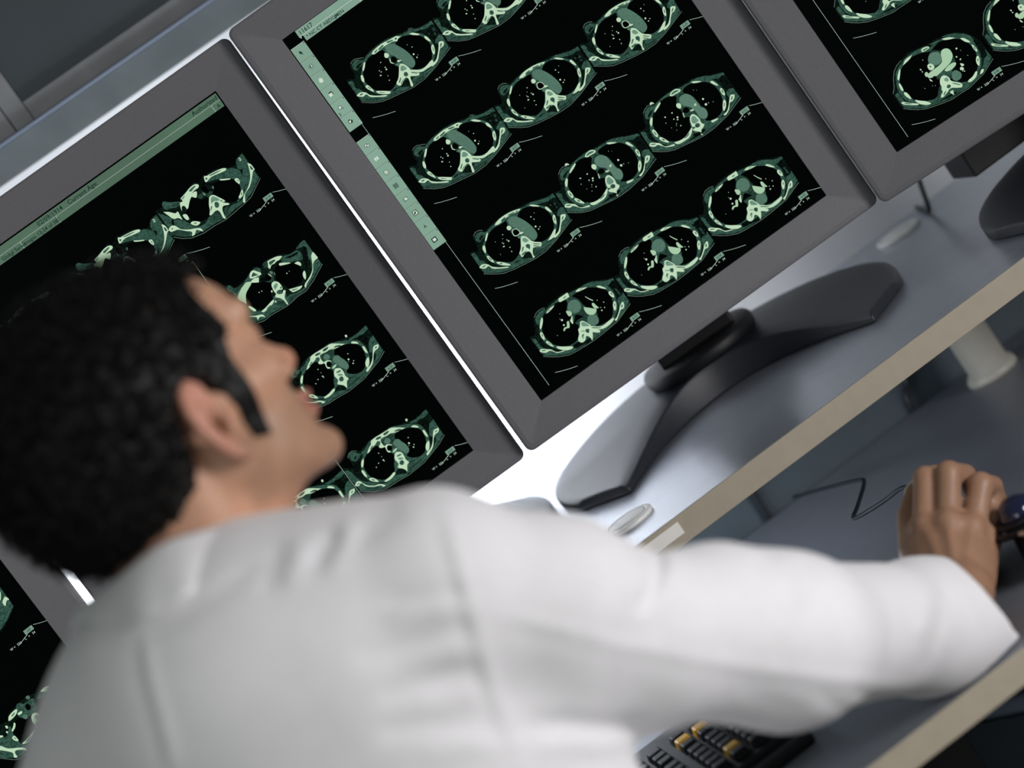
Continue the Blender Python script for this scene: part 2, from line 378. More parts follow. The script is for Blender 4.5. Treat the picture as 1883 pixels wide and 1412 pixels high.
# shapes of the scan slices: kind, then points in tenths of a millimetre on the screen ('!' = sharp corner)
SCANS = {
'A': '''f268,674 300,668 341,690 359,670 370,638 372,591 392,557 420,541 454,544 489,562 525,580 593,564 657,554 732,551 823,560 906,579 973,599 1046,610 1103,643 1174,658 1252,661! 1252,975! 1150,1011 1046,1042 965,1064 877,1074 755,1075 645,1058 502,1031 433,1014 356,975 306,931 266,907!
m499,634 514,596 595,573 673,565 772,563 872,582 949,610 1022,644 1089,698 1128,757 1138,833 1126,905 1085,956 1017,1005 934,1018 842,1009 777,986 705,975 647,998 584,985 537,1004 469,963 414,904 379,830 385,770 403,710 447,661
m1040,619 1105,652 1176,667 1249,667! 1252,713! 1219,698 1177,700 1124,682 1057,663 1007,642 962,615 1009,616
m399,570 431,553 467,560 507,595 535,611 486,624 449,630 408,641 391,621 387,594
f420,609 454,601 481,608 453,625 419,633
m271,680! 303,687 313,718 299,765 327,800 345,854 371,897 489,982 572,1001 643,1004 734,1059 651,1049 507,1023 439,1006 361,967 272,899!
m1183,833 1224,814 1255,828! 1240,963! 1139,1003 1035,1034 954,1057 868,1064 762,1064 737,1054 795,1007 877,1017 996,1022 1077,999 1152,939 1175,884 1161,858
n774,1025 827,1030 904,1037 966,1041 874,1056 775,1058
n372,930 429,975 479,1007 419,988 356,951 299,906
n535,1007 597,1011 648,1031 582,1032 526,1020
q1152,722 1197,739 1224,782 1212,821 1169,823 1159,792 1142,748
n1229,729 1233,756 1216,764 1210,741
n1210,772 1219,794 1201,802 1197,783
n1159,747 1168,758 1157,766 1149,756
k499,637 547,612 607,602 658,610 712,625 722,656 713,714 707,767 737,804 740,846 708,896 639,952 558,975 489,935 440,890 417,833 406,769 427,711 459,669
k868,632 929,627 1004,657 1072,710 1103,768 1114,832 1092,897 1054,951 1025,970 956,985 888,968 837,936 869,915 899,896 906,829 889,751 865,694 844,655
o756,608 800,615 834,636 865,694 889,751 905,819 904,883 881,915 849,920 821,880 804,836 789,777 772,733 746,690 739,644
n730,718 767,729 784,773 799,800 782,820 741,811 714,781 712,746
b726,724 724,738 714,763 728,783 725,787 708,771 709,748
b772,784 803,803 792,807 767,802
k748,727 767,741 774,774 756,789 731,782 722,757 729,740
o728,806 779,814 800,841 806,878 758,843
b608,598! 629,582 684,573 750,572 808,581 868,588 896,594 931,624! 900,622 872,639! 852,621 803,610 742,606 681,611 632,612
d685,594 740,585 743,599 692,607
d790,584 844,599 844,610 795,600
d869,602 888,605 883,618 868,616
o641,594 674,588 668,601 640,606
b1009,645! 1043,659 1085,703! 1073,708 1026,672
b1110,748 1129,766 1135,815 1125,817 1105,777
b1116,858 1134,862 1114,913 1090,940 1083,922 1095,883
d1116,874 1117,883 1106,907 1099,906
b1044,976 1027,1012 956,1009 888,1001 819,939 820,926 896,979 956,985 1025,970
b1192,872 1228,889 1219,915 1192,928 1168,927 1132,958 1095,996 1056,1016 1012,1021 1013,1006 1075,990 1123,951 1159,912
d1194,893 1208,895 1190,914 1171,917
b510,618 510,629 470,669 448,678 460,654 495,622
b407,700 422,707 412,749 394,768 387,739
b389,804 412,817 424,891 408,879 382,824
b438,905 469,919 542,975 544,989 521,993 453,940
d396,822 408,834 414,859 405,850
d462,928 493,952 502,963 463,937
b265,829! 309,824 352,855 371,897 421,941 494,985 491,998 436,965 366,915 348,872 308,872 267,838!
d290,839 314,840 327,851 302,852
b763,831 788,835 808,863 822,913 819,939 868,995 855,1014 813,993 785,976 771,1006 757,1061 736,1055 754,1002 753,969 731,961 679,988 652,991 638,955 682,926 716,886 740,855
g764,848 789,856 801,897 767,898 741,880
d819,950 857,988 853,994 814,958
d691,937 708,933 677,963 661,961
d705,963 719,961 682,983 669,981
m756,914 774,918 782,937 770,957 751,955 741,940 744,926
b711,660 726,667 739,689 729,706 707,710 693,696 696,678
.632,708,5 640,771,6 638,792,8 576,764,5 584,783,5 558,806,6 564,808,5 614,849,4 601,891,5 958,763,5 930,826,9 939,868,7 959,854,3 932,719,3
-266,907 355,976 432,1015 501,1032 645,1059 753,1077 876,1076 1018,1047 1252,975
-392,557 420,541 455,542 526,578
~1023,608 1038,605 1063,621''',
'B': '''f267,683 299,674 341,696 355,678 369,639 374,587 390,558 420,539 460,540 492,563 530,578 594,567 656,560 738,558 822,565 903,587 978,597 1058,621 1125,641 1190,663 1246,663! 1248,977! 1144,1015 1041,1046 960,1069 871,1079 758,1078 647,1063 518,1040 421,1015 358,978 301,933 262,909!
m495,641 515,599 592,582 672,571 771,569 871,588 950,613 1015,635 1076,686 1126,754 1140,836 1124,905 1086,959 1019,1007 937,1021 856,1020 773,1000 704,983 648,1004 583,993 535,1004 465,966 412,903 375,829 379,767 398,708 437,664
m1036,618 1105,647 1172,666 1245,671! 1246,715! 1211,702 1164,701 1116,687 1053,662 1006,637 956,617 1007,613
m400,573 427,557 468,562 509,595 535,605 481,623 445,629 409,640 391,619 387,596
f420,607 454,600 476,608 450,621 419,631
m271,686! 302,692 312,724 304,770 329,804 345,860 371,903 490,987 575,1004 645,1009 735,1066 645,1054 511,1027 429,1004 364,970 268,906!
m1181,837 1220,821 1251,835! 1237,969! 1133,1008 1030,1039 949,1061 863,1068 758,1066 738,1060 789,1012 871,1022 990,1026 1073,1006 1148,946 1171,890 1157,864
n770,1027 829,1036 905,1043 960,1045 868,1060 777,1064
q1152,717 1197,733 1220,781 1208,821 1170,829 1156,791 1139,747
n1165,738 1172,751 1159,758 1154,746
n1204,746 1215,765 1200,775 1192,757
n1202,784 1210,801 1194,806 1190,791
k496,642 542,618 606,608 657,616 726,621 721,650 707,704 704,766 736,813 733,851 695,904 640,954 556,974 493,937 438,890 412,835 403,768 422,709 456,670
k873,630 937,620 1005,650 1070,706 1102,765 1111,832 1092,899 1055,952 1018,974 950,990 885,980 831,941 868,923 899,897 903,828 883,753 861,693 836,660
o753,617 799,621 831,644 861,693 885,751 902,823 901,891 877,922 840,928 818,891 800,847 785,788 768,744 744,698 736,652
b721,730 739,727 764,738 778,775 774,792 743,802 712,789 706,763
k725,737 743,734 761,743 772,773 767,789 742,795 717,784 714,761
b776,790 799,803 789,811 760,802
o726,814 772,819 799,850 805,886 756,852
b615,594! 638,579 691,568 754,569 814,576 869,591 907,606! 892,615 868,614 826,605 759,597 708,601 655,607
d692,589 736,584 740,595 694,603
d776,585 835,593 836,603 783,598
d858,600 880,604 867,610 853,608
b992,628! 1026,643 1072,692! 1058,689 1016,657
b1112,730 1128,751 1134,800 1126,806 1107,769 1103,742
b1125,841 1139,850 1119,901 1101,925 1093,903 1103,866
d1120,862 1123,872 1111,896 1106,888
b1063,958 1067,965 1029,1006 988,1017 945,1009! 993,988 1042,963
b1188,882 1225,901 1214,921 1188,935 1163,937 1125,970 1094,1005 1053,1023 1015,1025 1017,1009 1076,996 1120,959 1155,919
d1190,904 1203,905 1184,924 1168,924
b516,608 518,617 479,654 457,666 461,649 497,618
b411,686 425,696 407,739 390,757 386,732 394,702
b385,787 402,804 409,873 392,863 378,815
b421,890 452,904 498,953 521,989 501,983 446,936
d388,806 399,818 404,846 393,838
d444,915 462,923 462,935 447,928
b265,831! 304,827 346,858 366,899 421,947 487,985 485,996 426,963 361,917 343,874 302,875 263,841!
d286,846 311,846 323,856 299,857
b753,833 777,834 799,860 816,917 836,945 881,985 858,1012 801,984 779,992 753,1034 752,1062 735,1059 744,1020 740,989 709,975 676,988 653,992 652,964 653,947 692,918 722,875
g759,850 783,861 795,900 764,898 746,872
d818,948 863,988 859,993 818,959
d807,964 846,1000 839,1004 807,975
d709,919 722,924 697,946 677,952
d708,966 721,971 671,984 665,967
m749,919 768,921 781,938 771,959 754,975 748,955 739,940
b705,670 721,673 733,691 726,710 705,713 691,699 694,680
.626,708,5 603,740,3 630,773,5 637,791,8 578,769,4 583,782,5 567,807,6 574,808,5 612,848,5 603,889,5 499,850,3 528,723,3 944,728,6 955,763,5 927,829,9 959,855,5 937,866,6 991,715,3
-262,909 358,979 421,1016 517,1041 646,1064 757,1079 871,1080 1003,1054 1248,977
-390,558 420,538 460,540 493,561''',
'D': '''f263,686 285,678 320,686 334,677 352,657 367,595 392,556 425,531 465,520 520,534 573,540 626,534 689,526 751,530 821,547 883,551 958,560 1027,578 1089,606 1149,636 1244,676! 1246,976! 1132,1012 1047,1040 951,1061 866,1065 752,1065 655,1052 547,1031 446,1012 377,983 320,947 257,897!
m495,581 542,550 615,538 681,537 762,538 828,560 905,567 976,581 1049,617 1121,677 1147,756 1144,842 1111,924 1060,985 990,1016 935,1025 856,1009 783,997 709,1010 639,1016 573,1018 503,1000 445,967 387,909 350,834 346,758 375,689 415,637 459,604
m954,566 1023,583 1085,611 1143,644 1244,681! 1245,709! 1212,697 1170,700 1125,671 1068,635 1012,599 947,576
m397,576 432,544 478,537 526,555 525,562 479,586 444,626 404,630 386,609
f418,599 457,578 486,583 450,606 416,618
m268,690! 293,696 312,726 297,771 316,825 353,877 388,943 467,982 543,1013 627,1032 681,1038 761,1051 658,1047 550,1026 452,1004 380,977 262,896!
m1173,847 1201,843 1237,861! 1241,960! 1130,1003 1045,1031 949,1051 864,1056 750,1055 725,1045 783,997 847,1011 948,1018 1030,1028 1088,1005 1142,962 1154,898 1152,872
n782,1045 848,1044 933,1040 971,1043 879,1058 785,1064
q1173,718 1225,714 1231,775 1239,846 1195,839 1172,814 1167,762
q672,992 724,1012 749,1022 775,1008 793,1029 728,1040 674,1025
k492,603 537,579 591,561 652,556 704,573 746,607 720,645 695,692 707,733 701,777 692,811 738,840 708,888 690,931 645,972 568,990 502,955 448,916 411,853 397,779 402,709 434,651 462,623
k825,599 860,584 937,590 997,621 1059,661 1100,730 1109,810 1093,887 1060,945 1013,984 954,998 888,987 844,956 881,938 904,906 905,858 889,822 883,761 876,700 855,661 825,623
n761,609 797,603 826,632 830,650 771,641 728,667 717,659
p749,649 779,630 824,635 859,667 871,720 879,766 880,824 905,858 905,898 884,932 848,939 819,910 815,858 810,806 798,765 769,737 744,703
n718,740 755,734 787,758 810,806 815,858 796,861 767,833 723,825 692,811 701,777
k716,755 742,741 769,749 775,781 762,796 732,790 710,775
b713,770 704,795 700,813 692,811 702,777
c846,767 862,767 858,784 843,789 835,774
c788,791 814,801 802,813 782,806 773,796
b697,564! 723,546 767,542 793,552 817,577! 800,589 754,584 715,581
d715,564 734,554 767,553 797,569 796,576 754,572 723,570
b942,577! 982,596 1029,633! 996,622 949,597
b1096,680 1117,694 1133,742 1129,755 1105,722 1090,691
b1130,792 1147,796 1149,834 1135,869 1120,854 1120,813
d1132,810 1143,814 1138,842 1130,839
b1092,903 1107,901 1105,928 1078,966 1042,986 1046,959 1073,921
d1082,928 1090,929 1071,952 1066,948
b1178,899 1210,918 1196,940 1162,957 1134,956 1106,985 1081,1008 1040,1027 1021,1024 1022,1011 1064,1004 1108,970 1143,931
d1177,918 1188,922 1169,941 1156,940
b888,992 921,999 957,1010 931,1018 887,1011
b581,558! 586,570 544,592 491,611! 494,597 532,575
b433,630 440,643 410,682 388,699 389,675 406,647
b373,733 391,742 395,793 379,818 366,801 363,758
b385,831 409,844 432,892 439,922 419,911 386,864
d375,755 383,764 383,793 373,790
d399,852 416,869 416,885 403,876
b266,838! 289,823 320,843 360,878 378,923 410,946 464,963 468,975 454,977 394,946 367,915 335,879 301,876 265,845!
d288,836 326,857 315,861 286,845
b483,953! 540,970 607,969 696,935 685,960 633,996 569,999 509,992 483,970
d580,978 625,966 650,959 633,976 597,982
b745,841 775,834 796,861 805,908 798,952 812,978 792,996 760,1006 746,1028! 729,1004 700,975 697,956 721,957 727,949 707,931 713,899 724,866
g752,854 776,855 787,887 788,920 745,922 727,901 734,874
m744,929 764,931 778,945 773,966 752,971 734,961 730,944
b737,1034 747,1049 738,1055 734,1044
b704,666 726,670 737,690 727,715 707,721 695,704 692,686
b499,512 520,511 534,538 517,533 495,529
.621,710,7 546,706,6 541,703,5 518,755,4 602,769,6 641,774,9 629,793,7 598,819,4 621,858,6 536,824,3 587,835,3 564,870,3 940,775,10 934,833,12 963,835,4 1005,854,3 912,651,3 938,670,2
-256,898 320,948 376,984 445,1013 546,1032 654,1053 751,1066 865,1066 1046,1041 1246,976
-392,556 425,530 467,518 522,532''',
'E': '''f262,682 302,678 324,669 354,633 377,576 410,535 453,508 505,505 545,517 615,511 691,508 757,506 807,518 882,539 970,553 1046,563 1106,594 1181,639 1247,662! 1240,968! 1147,1007 1047,1033 954,1049 873,1048 747,1052 668,1048 551,1038 478,1026 386,980 330,943 265,889!
m489,575 545,542 619,529 704,525 786,535 875,550 963,564 1031,584 1089,618 1151,683 1174,756 1163,830 1130,913 1074,971 1014,1010 951,1030 884,1031 803,1006 737,1007 652,1012 594,1011 526,1003 448,951 395,885 358,809 354,732 379,668 427,604
m965,561 1038,573 1099,604 1174,650 1246,669! 1246,694! 1193,705 1151,683 1085,623 1025,592
m397,583 417,548 456,527 503,520 543,532 509,557 464,581 420,615 396,614
m269,695! 299,705 302,760 306,812 339,860 383,925 453,967 526,1003 600,1015 687,1020 753,1043 666,1038 550,1028 478,1014 392,972 274,889!
m1168,858 1211,856 1245,836! 1245,943! 1146,998 1045,1024 953,1039 871,1038 747,1039 737,1007 789,1003 873,1023 969,1027 1062,1012 1117,969 1143,906
q1178,702 1249,695 1247,768 1241,837 1202,858 1182,827 1188,759
n1199,766 1215,773 1218,829 1207,850 1198,827 1198,786
q564,973 632,981 652,1012 694,1009 729,1042 640,1028 561,1012
k502,568 548,560 613,550 679,548 756,579 729,641 688,677 712,736 702,810 714,851 673,904 644,940 605,961 527,955 469,921 422,871 397,812 388,731 413,660 454,607
k806,590 856,577 915,587 988,599 1067,651 1117,707 1135,777 1115,853 1072,920 1026,969 961,980 893,972 845,946 886,934 903,897 928,850 889,789 866,739 857,692 843,642
n789,578 824,587 858,644 864,706 878,781 851,843 905,883 813,898 777,855 757,825 702,810 709,741 757,743 737,712 701,670
k723,768 753,748 782,777 802,808 757,801 715,803 691,802
o729,641 766,611 813,615 843,642 849,687 832,723 790,742 751,727 723,686 718,658
o816,851 844,830 879,839 908,868 908,909 882,940 842,939 811,913 802,878
c855,732! 889,764 918,793 942,819 927,840 890,847 852,818 843,772
c939,751 956,757 964,798 971,823 951,817 935,805 931,774
b927,657 946,695 966,730 960,733 938,694 926,664
c695,666 719,679 731,708 713,728 690,721 688,694
c641,754 661,762 642,799 625,814 600,802 573,812 567,803 588,785 617,790
b712,736 714,745 685,798 673,798 674,761 685,757
d708,753 722,751 710,775 694,780
b708,524 761,525 806,525! 807,542 801,571! 764,568 703,561 695,543
g749,542 781,544 768,555 745,554
b882,563! 924,561 997,598! 944,591 889,576
d924,573 952,580 942,583 924,579
b526,573! 561,553 637,550! 611,564 555,574
d557,559 583,557 575,563 552,567
b1072,643 1098,653 1130,701 1129,714 1104,691 1073,653
b1134,756 1152,757 1160,799 1148,828 1130,807 1126,771
d1142,772 1151,777 1150,800 1143,795
b1117,862 1133,862 1127,894 1098,931 1080,936 1082,911 1097,881
d1113,880 1121,882 1108,901 1102,897
b1176,913 1193,917 1185,944 1162,968 1132,964 1102,983 1062,1012 1036,1026 1028,1011 1036,1005 1064,997 1115,959 1139,936
d1164,929 1174,932 1160,951 1145,952
b813,927! 885,983 957,985 1027,980! 1024,1001 977,1016 910,1017 857,999 801,951
d815,942 873,989 869,994 810,950
b465,579 473,588 446,626 404,661 395,651 426,612
b377,687 389,700 383,744 368,771 357,746 361,704
d376,707 382,715 375,735 368,730
b373,788 391,808 400,855 401,874 380,849 365,805
d377,806 387,821 390,840 381,832
b425,889 468,922 540,972 546,992 504,988 459,959 424,914
b268,826! 291,822 333,856 364,882 394,933 457,962 456,969 395,944 374,915 347,884 306,878 266,841!
d287,835 318,854 317,861 284,844
b750,828 773,837 791,870 810,920 800,946 835,984 854,1010 835,1020 798,990 783,983 770,1007 739,1046! 737,1007 725,982 708,978 683,1002 643,1001 627,970 640,946 671,919 686,880 714,868 735,842
g748,843 773,849 789,885 799,912 759,892 739,874
m743,921 762,923 775,940 755,963 740,956 735,936
d702,904 735,928 726,928 702,910
d679,949 701,940 705,952 677,964
d677,969 696,966 674,979
.613,711,10 600,761,9 979,860,7 1039,806,5 999,754,4 491,806,3 631,649,3 986,831,4 1017,852,5 603,692,3
-264,890 329,944 385,982 477,1027 550,1039 667,1049 746,1053 872,1049 1046,1035 1240,968
-410,535 454,507 506,503 546,516''',
'G': '''f254,644 290,645 324,666 339,685 359,663 365,609 362,573 391,545 429,543 468,568 505,586 564,572 615,559 657,557 718,563 790,566 864,566 925,595 993,615 1041,629 1072,643 1157,639 1200,637 1246,629! 1246,941! 1150,983 1051,1019 935,1043 846,1052 746,1054 624,1040 528,1036 462,1025 369,982 312,935 270,897!
m490,642 498,607 554,597 616,568 697,569 793,573 885,582 983,629 1054,668 1108,719 1124,789 1116,858 1088,921 1043,972 985,996 907,989 831,958 760,964 690,947 641,969 571,976 517,970 454,932 401,868 389,793 410,725 447,677
m1068,649 1131,653 1177,645 1245,637! 1246,675! 1198,685 1141,685 1082,675 1034,649
m381,570 408,549 446,564 469,602 490,617 451,638 407,648 385,627 373,598
f407,614 436,602 433,617 413,628
m258,655! 294,673 310,710 315,747 320,775 343,834 393,879 450,938 515,985 582,984 659,991 744,1045 622,1030 526,1027 462,1013 375,974 277,898!
m1176,786 1210,761 1247,755! 1238,935! 1139,975 1040,1011 933,1033 844,1043 748,1039 747,1005 808,966 896,981 981,1001 1065,987 1144,945 1165,894 1127,866
n785,999 851,998 918,997 953,1006 850,1022 774,1025
n340,907 390,952 463,989 404,979 329,924
q1120,679 1165,686 1188,711 1186,760 1153,794 1126,774 1113,723
q365,667 421,658 434,684 390,735 347,737 345,694
k520,656 556,640 608,637 656,639 670,665 714,706 712,755 738,799 726,839 684,892 658,940 597,962 534,958 481,918 438,862 428,796 435,735 470,686
k859,654 894,650 973,666 1038,702 1084,752 1090,814 1073,877 1034,932 990,966 928,971 868,940 835,894 869,869 891,844 889,784 867,734 835,687
n717,633 758,622 806,624 846,636 853,667 831,692 806,715 773,716 741,692 712,663
o739,649 765,635 788,644 795,674 774,692 747,684 733,666
o801,711 835,699 864,716 875,757 892,803 890,851 865,875 847,866 831,842 811,802 799,760 795,732
b709,690 750,691 775,713 781,722 771,719 750,703 729,709 715,740 733,761 727,769 709,760 707,734 714,706
k736,710 758,714 768,737 759,756 740,762 721,749 720,727
c751,775 792,770 794,785 752,792
b536,651! 574,621 621,596 636,574 683,567 760,573 823,578 869,582 925,619 982,665! 940,655 881,645 832,622 791,621 757,613 723,613 709,644 711,687 698,694 669,677 671,658 693,649 706,626 685,610 649,625 602,633 567,648
m776,585 824,587 833,598 801,608 772,603
m689,580 721,582 744,595 722,604 687,595
m878,626 916,631 943,651 925,653 880,636
m579,632 623,615 625,624 593,634
b1038,685 1061,692 1083,714 1087,737 1060,717 1035,695
b1099,784 1115,791 1112,847 1103,862 1093,833
b1079,898 1090,900 1077,930 1051,961 1022,973 1024,941 1050,910
b1188,844 1229,849 1239,844! 1232,868 1209,884 1175,885 1141,910 1103,957 1069,982 1006,1007 995,995 1011,982 1062,969 1113,931 1151,884
d1197,859 1217,861 1202,871 1187,868
b465,670 478,675 445,717 425,732 421,716 440,688
b399,750 414,765 410,816 404,835 392,812 391,773
b412,859 442,869 464,906 467,937 436,911 410,879
d426,874 444,889 448,907 432,894
b519,963! 583,960 636,948 648,958 635,973 572,985 521,977
b264,830! 297,813 325,825 339,864 361,901 408,940 459,959 485,981 502,1003 477,1003 463,976 408,950 350,906 324,849 290,857 266,840!
d281,835 307,833 314,842 292,843
b738,823 765,802 793,814 811,835 813,878 805,914 815,955 787,967 750,1019! 736,976 698,936 723,912 723,879 721,852
d754,835 793,838 797,854 761,848
m738,903 761,894 778,904 777,927 758,942 738,932 733,916
g753,859 784,874 792,896 759,885
b1026,597 1042,598 1041,617 1024,618
.627,790,7 629,802,5 629,710,5 634,753,3 573,789,5 532,809,5 948,756,5 922,803,9 954,843,5 936,860,7 909,823,3
-269,898 312,936 368,983 461,1026 527,1037 623,1041 745,1055 934,1044 1150,984 1246,941
-362,573 392,544 430,542 470,566''',
'H': '''f261,593! 295,596 339,595 356,565 386,560 424,597 483,633 509,642 561,614 639,595 715,579 738,607 789,595 814,575 862,583 958,598 1030,633 1082,664 1133,668 1162,636 1200,620 1251,616! 1247,910! 1161,957 1075,1002 977,1018 884,1027 757,1039 639,1024 513,1020 393,993 320,946 257,885!
m1145,666 1174,634 1245,625! 1242,896! 1159,944 1078,983 975,1006 875,1010 758,1023 640,1009 516,1001 518,970 629,964 766,997 867,962 944,974 1000,971 1071,903 1101,817 1159,751 1129,719
m852,597 948,612 1029,648 1091,682 1133,743 1101,817 1058,787 971,714 876,668 816,646
m1055,731 1103,754 1113,815 1048,919 986,961 942,962 1035,878 1050,813
m351,572 383,564 414,595 480,637 502,658 452,676 402,656 345,632
n415,639 468,639 496,659 457,669
m268,619! 307,669 357,747 422,805 458,874 507,940 572,954 643,930 671,950 658,984 522,994 406,976 330,932 267,871!
n233,830 321,856 398,927 394,962 307,905 239,851
q333,751 357,747 323,809 304,806
q799,581 827,601 818,659 861,689 828,719 796,675 767,655 732,629 767,611
n747,876 778,951 756,1011 705,1007 635,956 685,917
n807,940 848,959 788,1012 780,985
n681,700 732,704 793,737 804,766 750,782 725,742 679,747 665,721
o836,708 853,721 840,739 823,726
k592,690 653,723 684,755 722,761 742,786 701,843 650,914 592,926 525,900 493,855 483,795 498,752
k855,696 906,700 993,743 1032,779 1054,837 1027,904 960,952 895,938 848,884 826,825 787,776 832,743
k748,651 779,668 784,720 769,741 748,726 735,685
b523,630! 592,615 658,598 711,599 737,622 722,643 678,644 642,651 680,657 680,678 648,709 621,679 600,685 564,713 531,743 495,749 467,729 493,663 525,664
d636,614 694,608 708,618 654,633 635,630
g521,640 572,628 547,648
f487,701 513,709 509,760 469,741
b318,639! 360,669 402,715 430,714 427,754 422,805! 397,766 357,747 335,689
b448,770 481,783 477,833 451,825
b826,589 854,601 939,611 1003,625 1037,645 1025,661 964,650 880,633 816,646 807,629
d873,612 933,618 996,635 955,633 887,622
d828,607 844,623 823,630
b931,696 976,723 1013,746 1007,753 960,729 931,709
b1044,777 1074,787 1072,823 1056,841 1043,808
d1056,798 1066,803 1061,815
b1042,898 1043,915 1024,945 985,954 974,941 1005,920
d1026,914 1029,921 1014,937 1007,932
b1233,723! 1253,754 1254,813! 1227,821 1170,877 1112,921 1044,948 1002,1010 986,998 1023,954 1101,914 1165,862 1207,796
m1235,757 1244,774 1241,804 1225,793
b465,873 500,876 544,919 505,928 472,899
d491,888 512,903 498,907
b265,800 304,790 333,811 357,866 411,909 489,949 515,973 517,1007! 502,991 472,958 432,984 403,979! 426,947 382,905 333,854 297,844 264,831
d286,809 302,816 291,824
b726,807 755,775 794,781 819,820 853,892 824,888 868,930 856,940 811,921 783,944 766,997 763,1032! 744,1013 751,943 728,916 667,926 656,912! 687,876 701,843
g756,796 786,791 812,831 813,858 765,835 734,834
m751,862 767,847 790,861 786,888 764,904 743,889
d819,857 835,880 817,874
d710,860 723,864 684,895
b1191,640 1204,644 1204,666 1186,669
m1191,648 1200,650 1199,662 1190,663
b733,694 730,714 734,738 726,727
-256,887 319,948 392,995 512,1022 638,1026 756,1040 883,1029 976,1020 1074,1004 1247,910''',
'I': '''f372,556 401,548 428,567 441,605 462,621 527,610 582,601 639,577 691,562 731,574 752,601 795,608 791,581 837,573 895,582 964,599 1000,617 1050,649 1110,655 1168,632 1248,621! 1252,915! 1169,957 1085,995 977,1032 882,1028 757,1044 651,1033 560,1025 490,1031 423,1012 368,976 338,905 308,778 332,633
m1134,656 1173,635 1245,626! 1246,907! 1162,944 1078,982 980,1017 881,1019 759,1030 763,991 826,971 885,990 986,997 1060,961 1120,923 1169,844 1182,780 1210,719 1188,671
m979,634 1044,657 1126,667 1148,715 1124,771 1063,743 1002,716 948,677
q1002,659 1071,676 1129,685 1103,699 1030,687
q1188,671 1220,694 1190,753 1111,868 1115,829 1139,749
m388,567 419,569 433,616 471,643 524,625 583,610 650,585 714,574 744,612 725,639 642,709 547,706 443,794 439,832 487,923 585,945 666,922 700,897 801,938 785,983 755,1035 659,1023 568,1014 492,1017 376,965 353,884 374,744 401,650 375,607
n424,618 477,623 534,623 577,630 500,647 417,661
n672,959 736,972 747,1013 729,1016 675,977
n370,928 410,941 441,988 422,991 369,952
n805,989 878,1001 928,1021 849,1029 783,1030
n787,586 844,586 818,633 784,624
n783,681 816,680 817,713 801,758 781,785 745,767 717,739 754,733
o803,682 823,693 817,713 797,707
o831,711 852,715 848,735 826,740 821,724
q694,681 734,694 721,733 685,716
k595,667 649,698 705,734 735,760 741,796 715,843 679,882 670,917 626,933 558,937 512,910 478,868 464,809 473,758 500,720 545,696
k908,665 942,697 999,730 1039,754 1059,805 1055,867 1016,921 968,943 915,938 860,923 847,897 834,847 804,809 809,764 827,744 847,694
k747,687 772,697 785,723 782,745 750,750 726,737 727,714
b778,689 791,715 786,739 785,723 777,701
b842,589! 887,593 943,605 986,630! 948,644 909,641 882,646 853,641 821,663! 813,645 830,617
m851,604 905,614 907,627 866,634 842,633
b630,595 654,580 685,582 709,615 727,640 718,658 684,650 641,643 614,624
m651,606 673,598 682,620 697,643 657,631 635,623
b600,654! 637,648 677,660 681,672 659,705! 605,670
c559,633! 600,654 593,674 545,696 500,720 470,756 444,803! 424,764 410,738 409,712 437,684 496,653
b919,673 940,678 1005,722 1000,729 931,701 912,688
b1041,756 1075,760 1089,786 1076,810 1058,784
b1062,869 1077,871 1061,913 1033,941 1033,909 1044,884
b1235,769! 1248,779 1252,842! 1207,847 1177,866 1147,909 1092,951 1021,982 997,1005 988,994 1008,972 1081,943 1141,905 1176,857 1206,797
b851,925! 922,951 977,970! 946,985 873,973 861,956
d876,947 926,967 910,967 875,958
b442,834 463,845 483,896 476,911 454,891
b518,942! 574,937 652,920 680,920! 654,945 583,959 531,963
d572,952 618,944 619,953 581,962
b386,911 448,944 507,974 515,1013! 501,994 472,978 437,992! 445,958
b741,796 769,780 794,790 813,820 813,865 803,890 783,884 771,924 801,905 815,907 815,923 773,966 765,1034 753,1033! 752,984 733,942 705,913 719,894 728,893 726,851
g753,813 790,807 789,831 750,852 743,838
d789,864 810,863 801,881
m755,872 780,877 790,897 767,917 744,904 738,884
b709,835 718,845 705,856 700,849
b680,936 689,947 679,955 672,946
.925,790,6 954,787,3 632,788,5 605,784,5
-422,1013 489,1032 559,1026 650,1034 756,1045 881,1029 976,1033 1084,996 1252,915''',
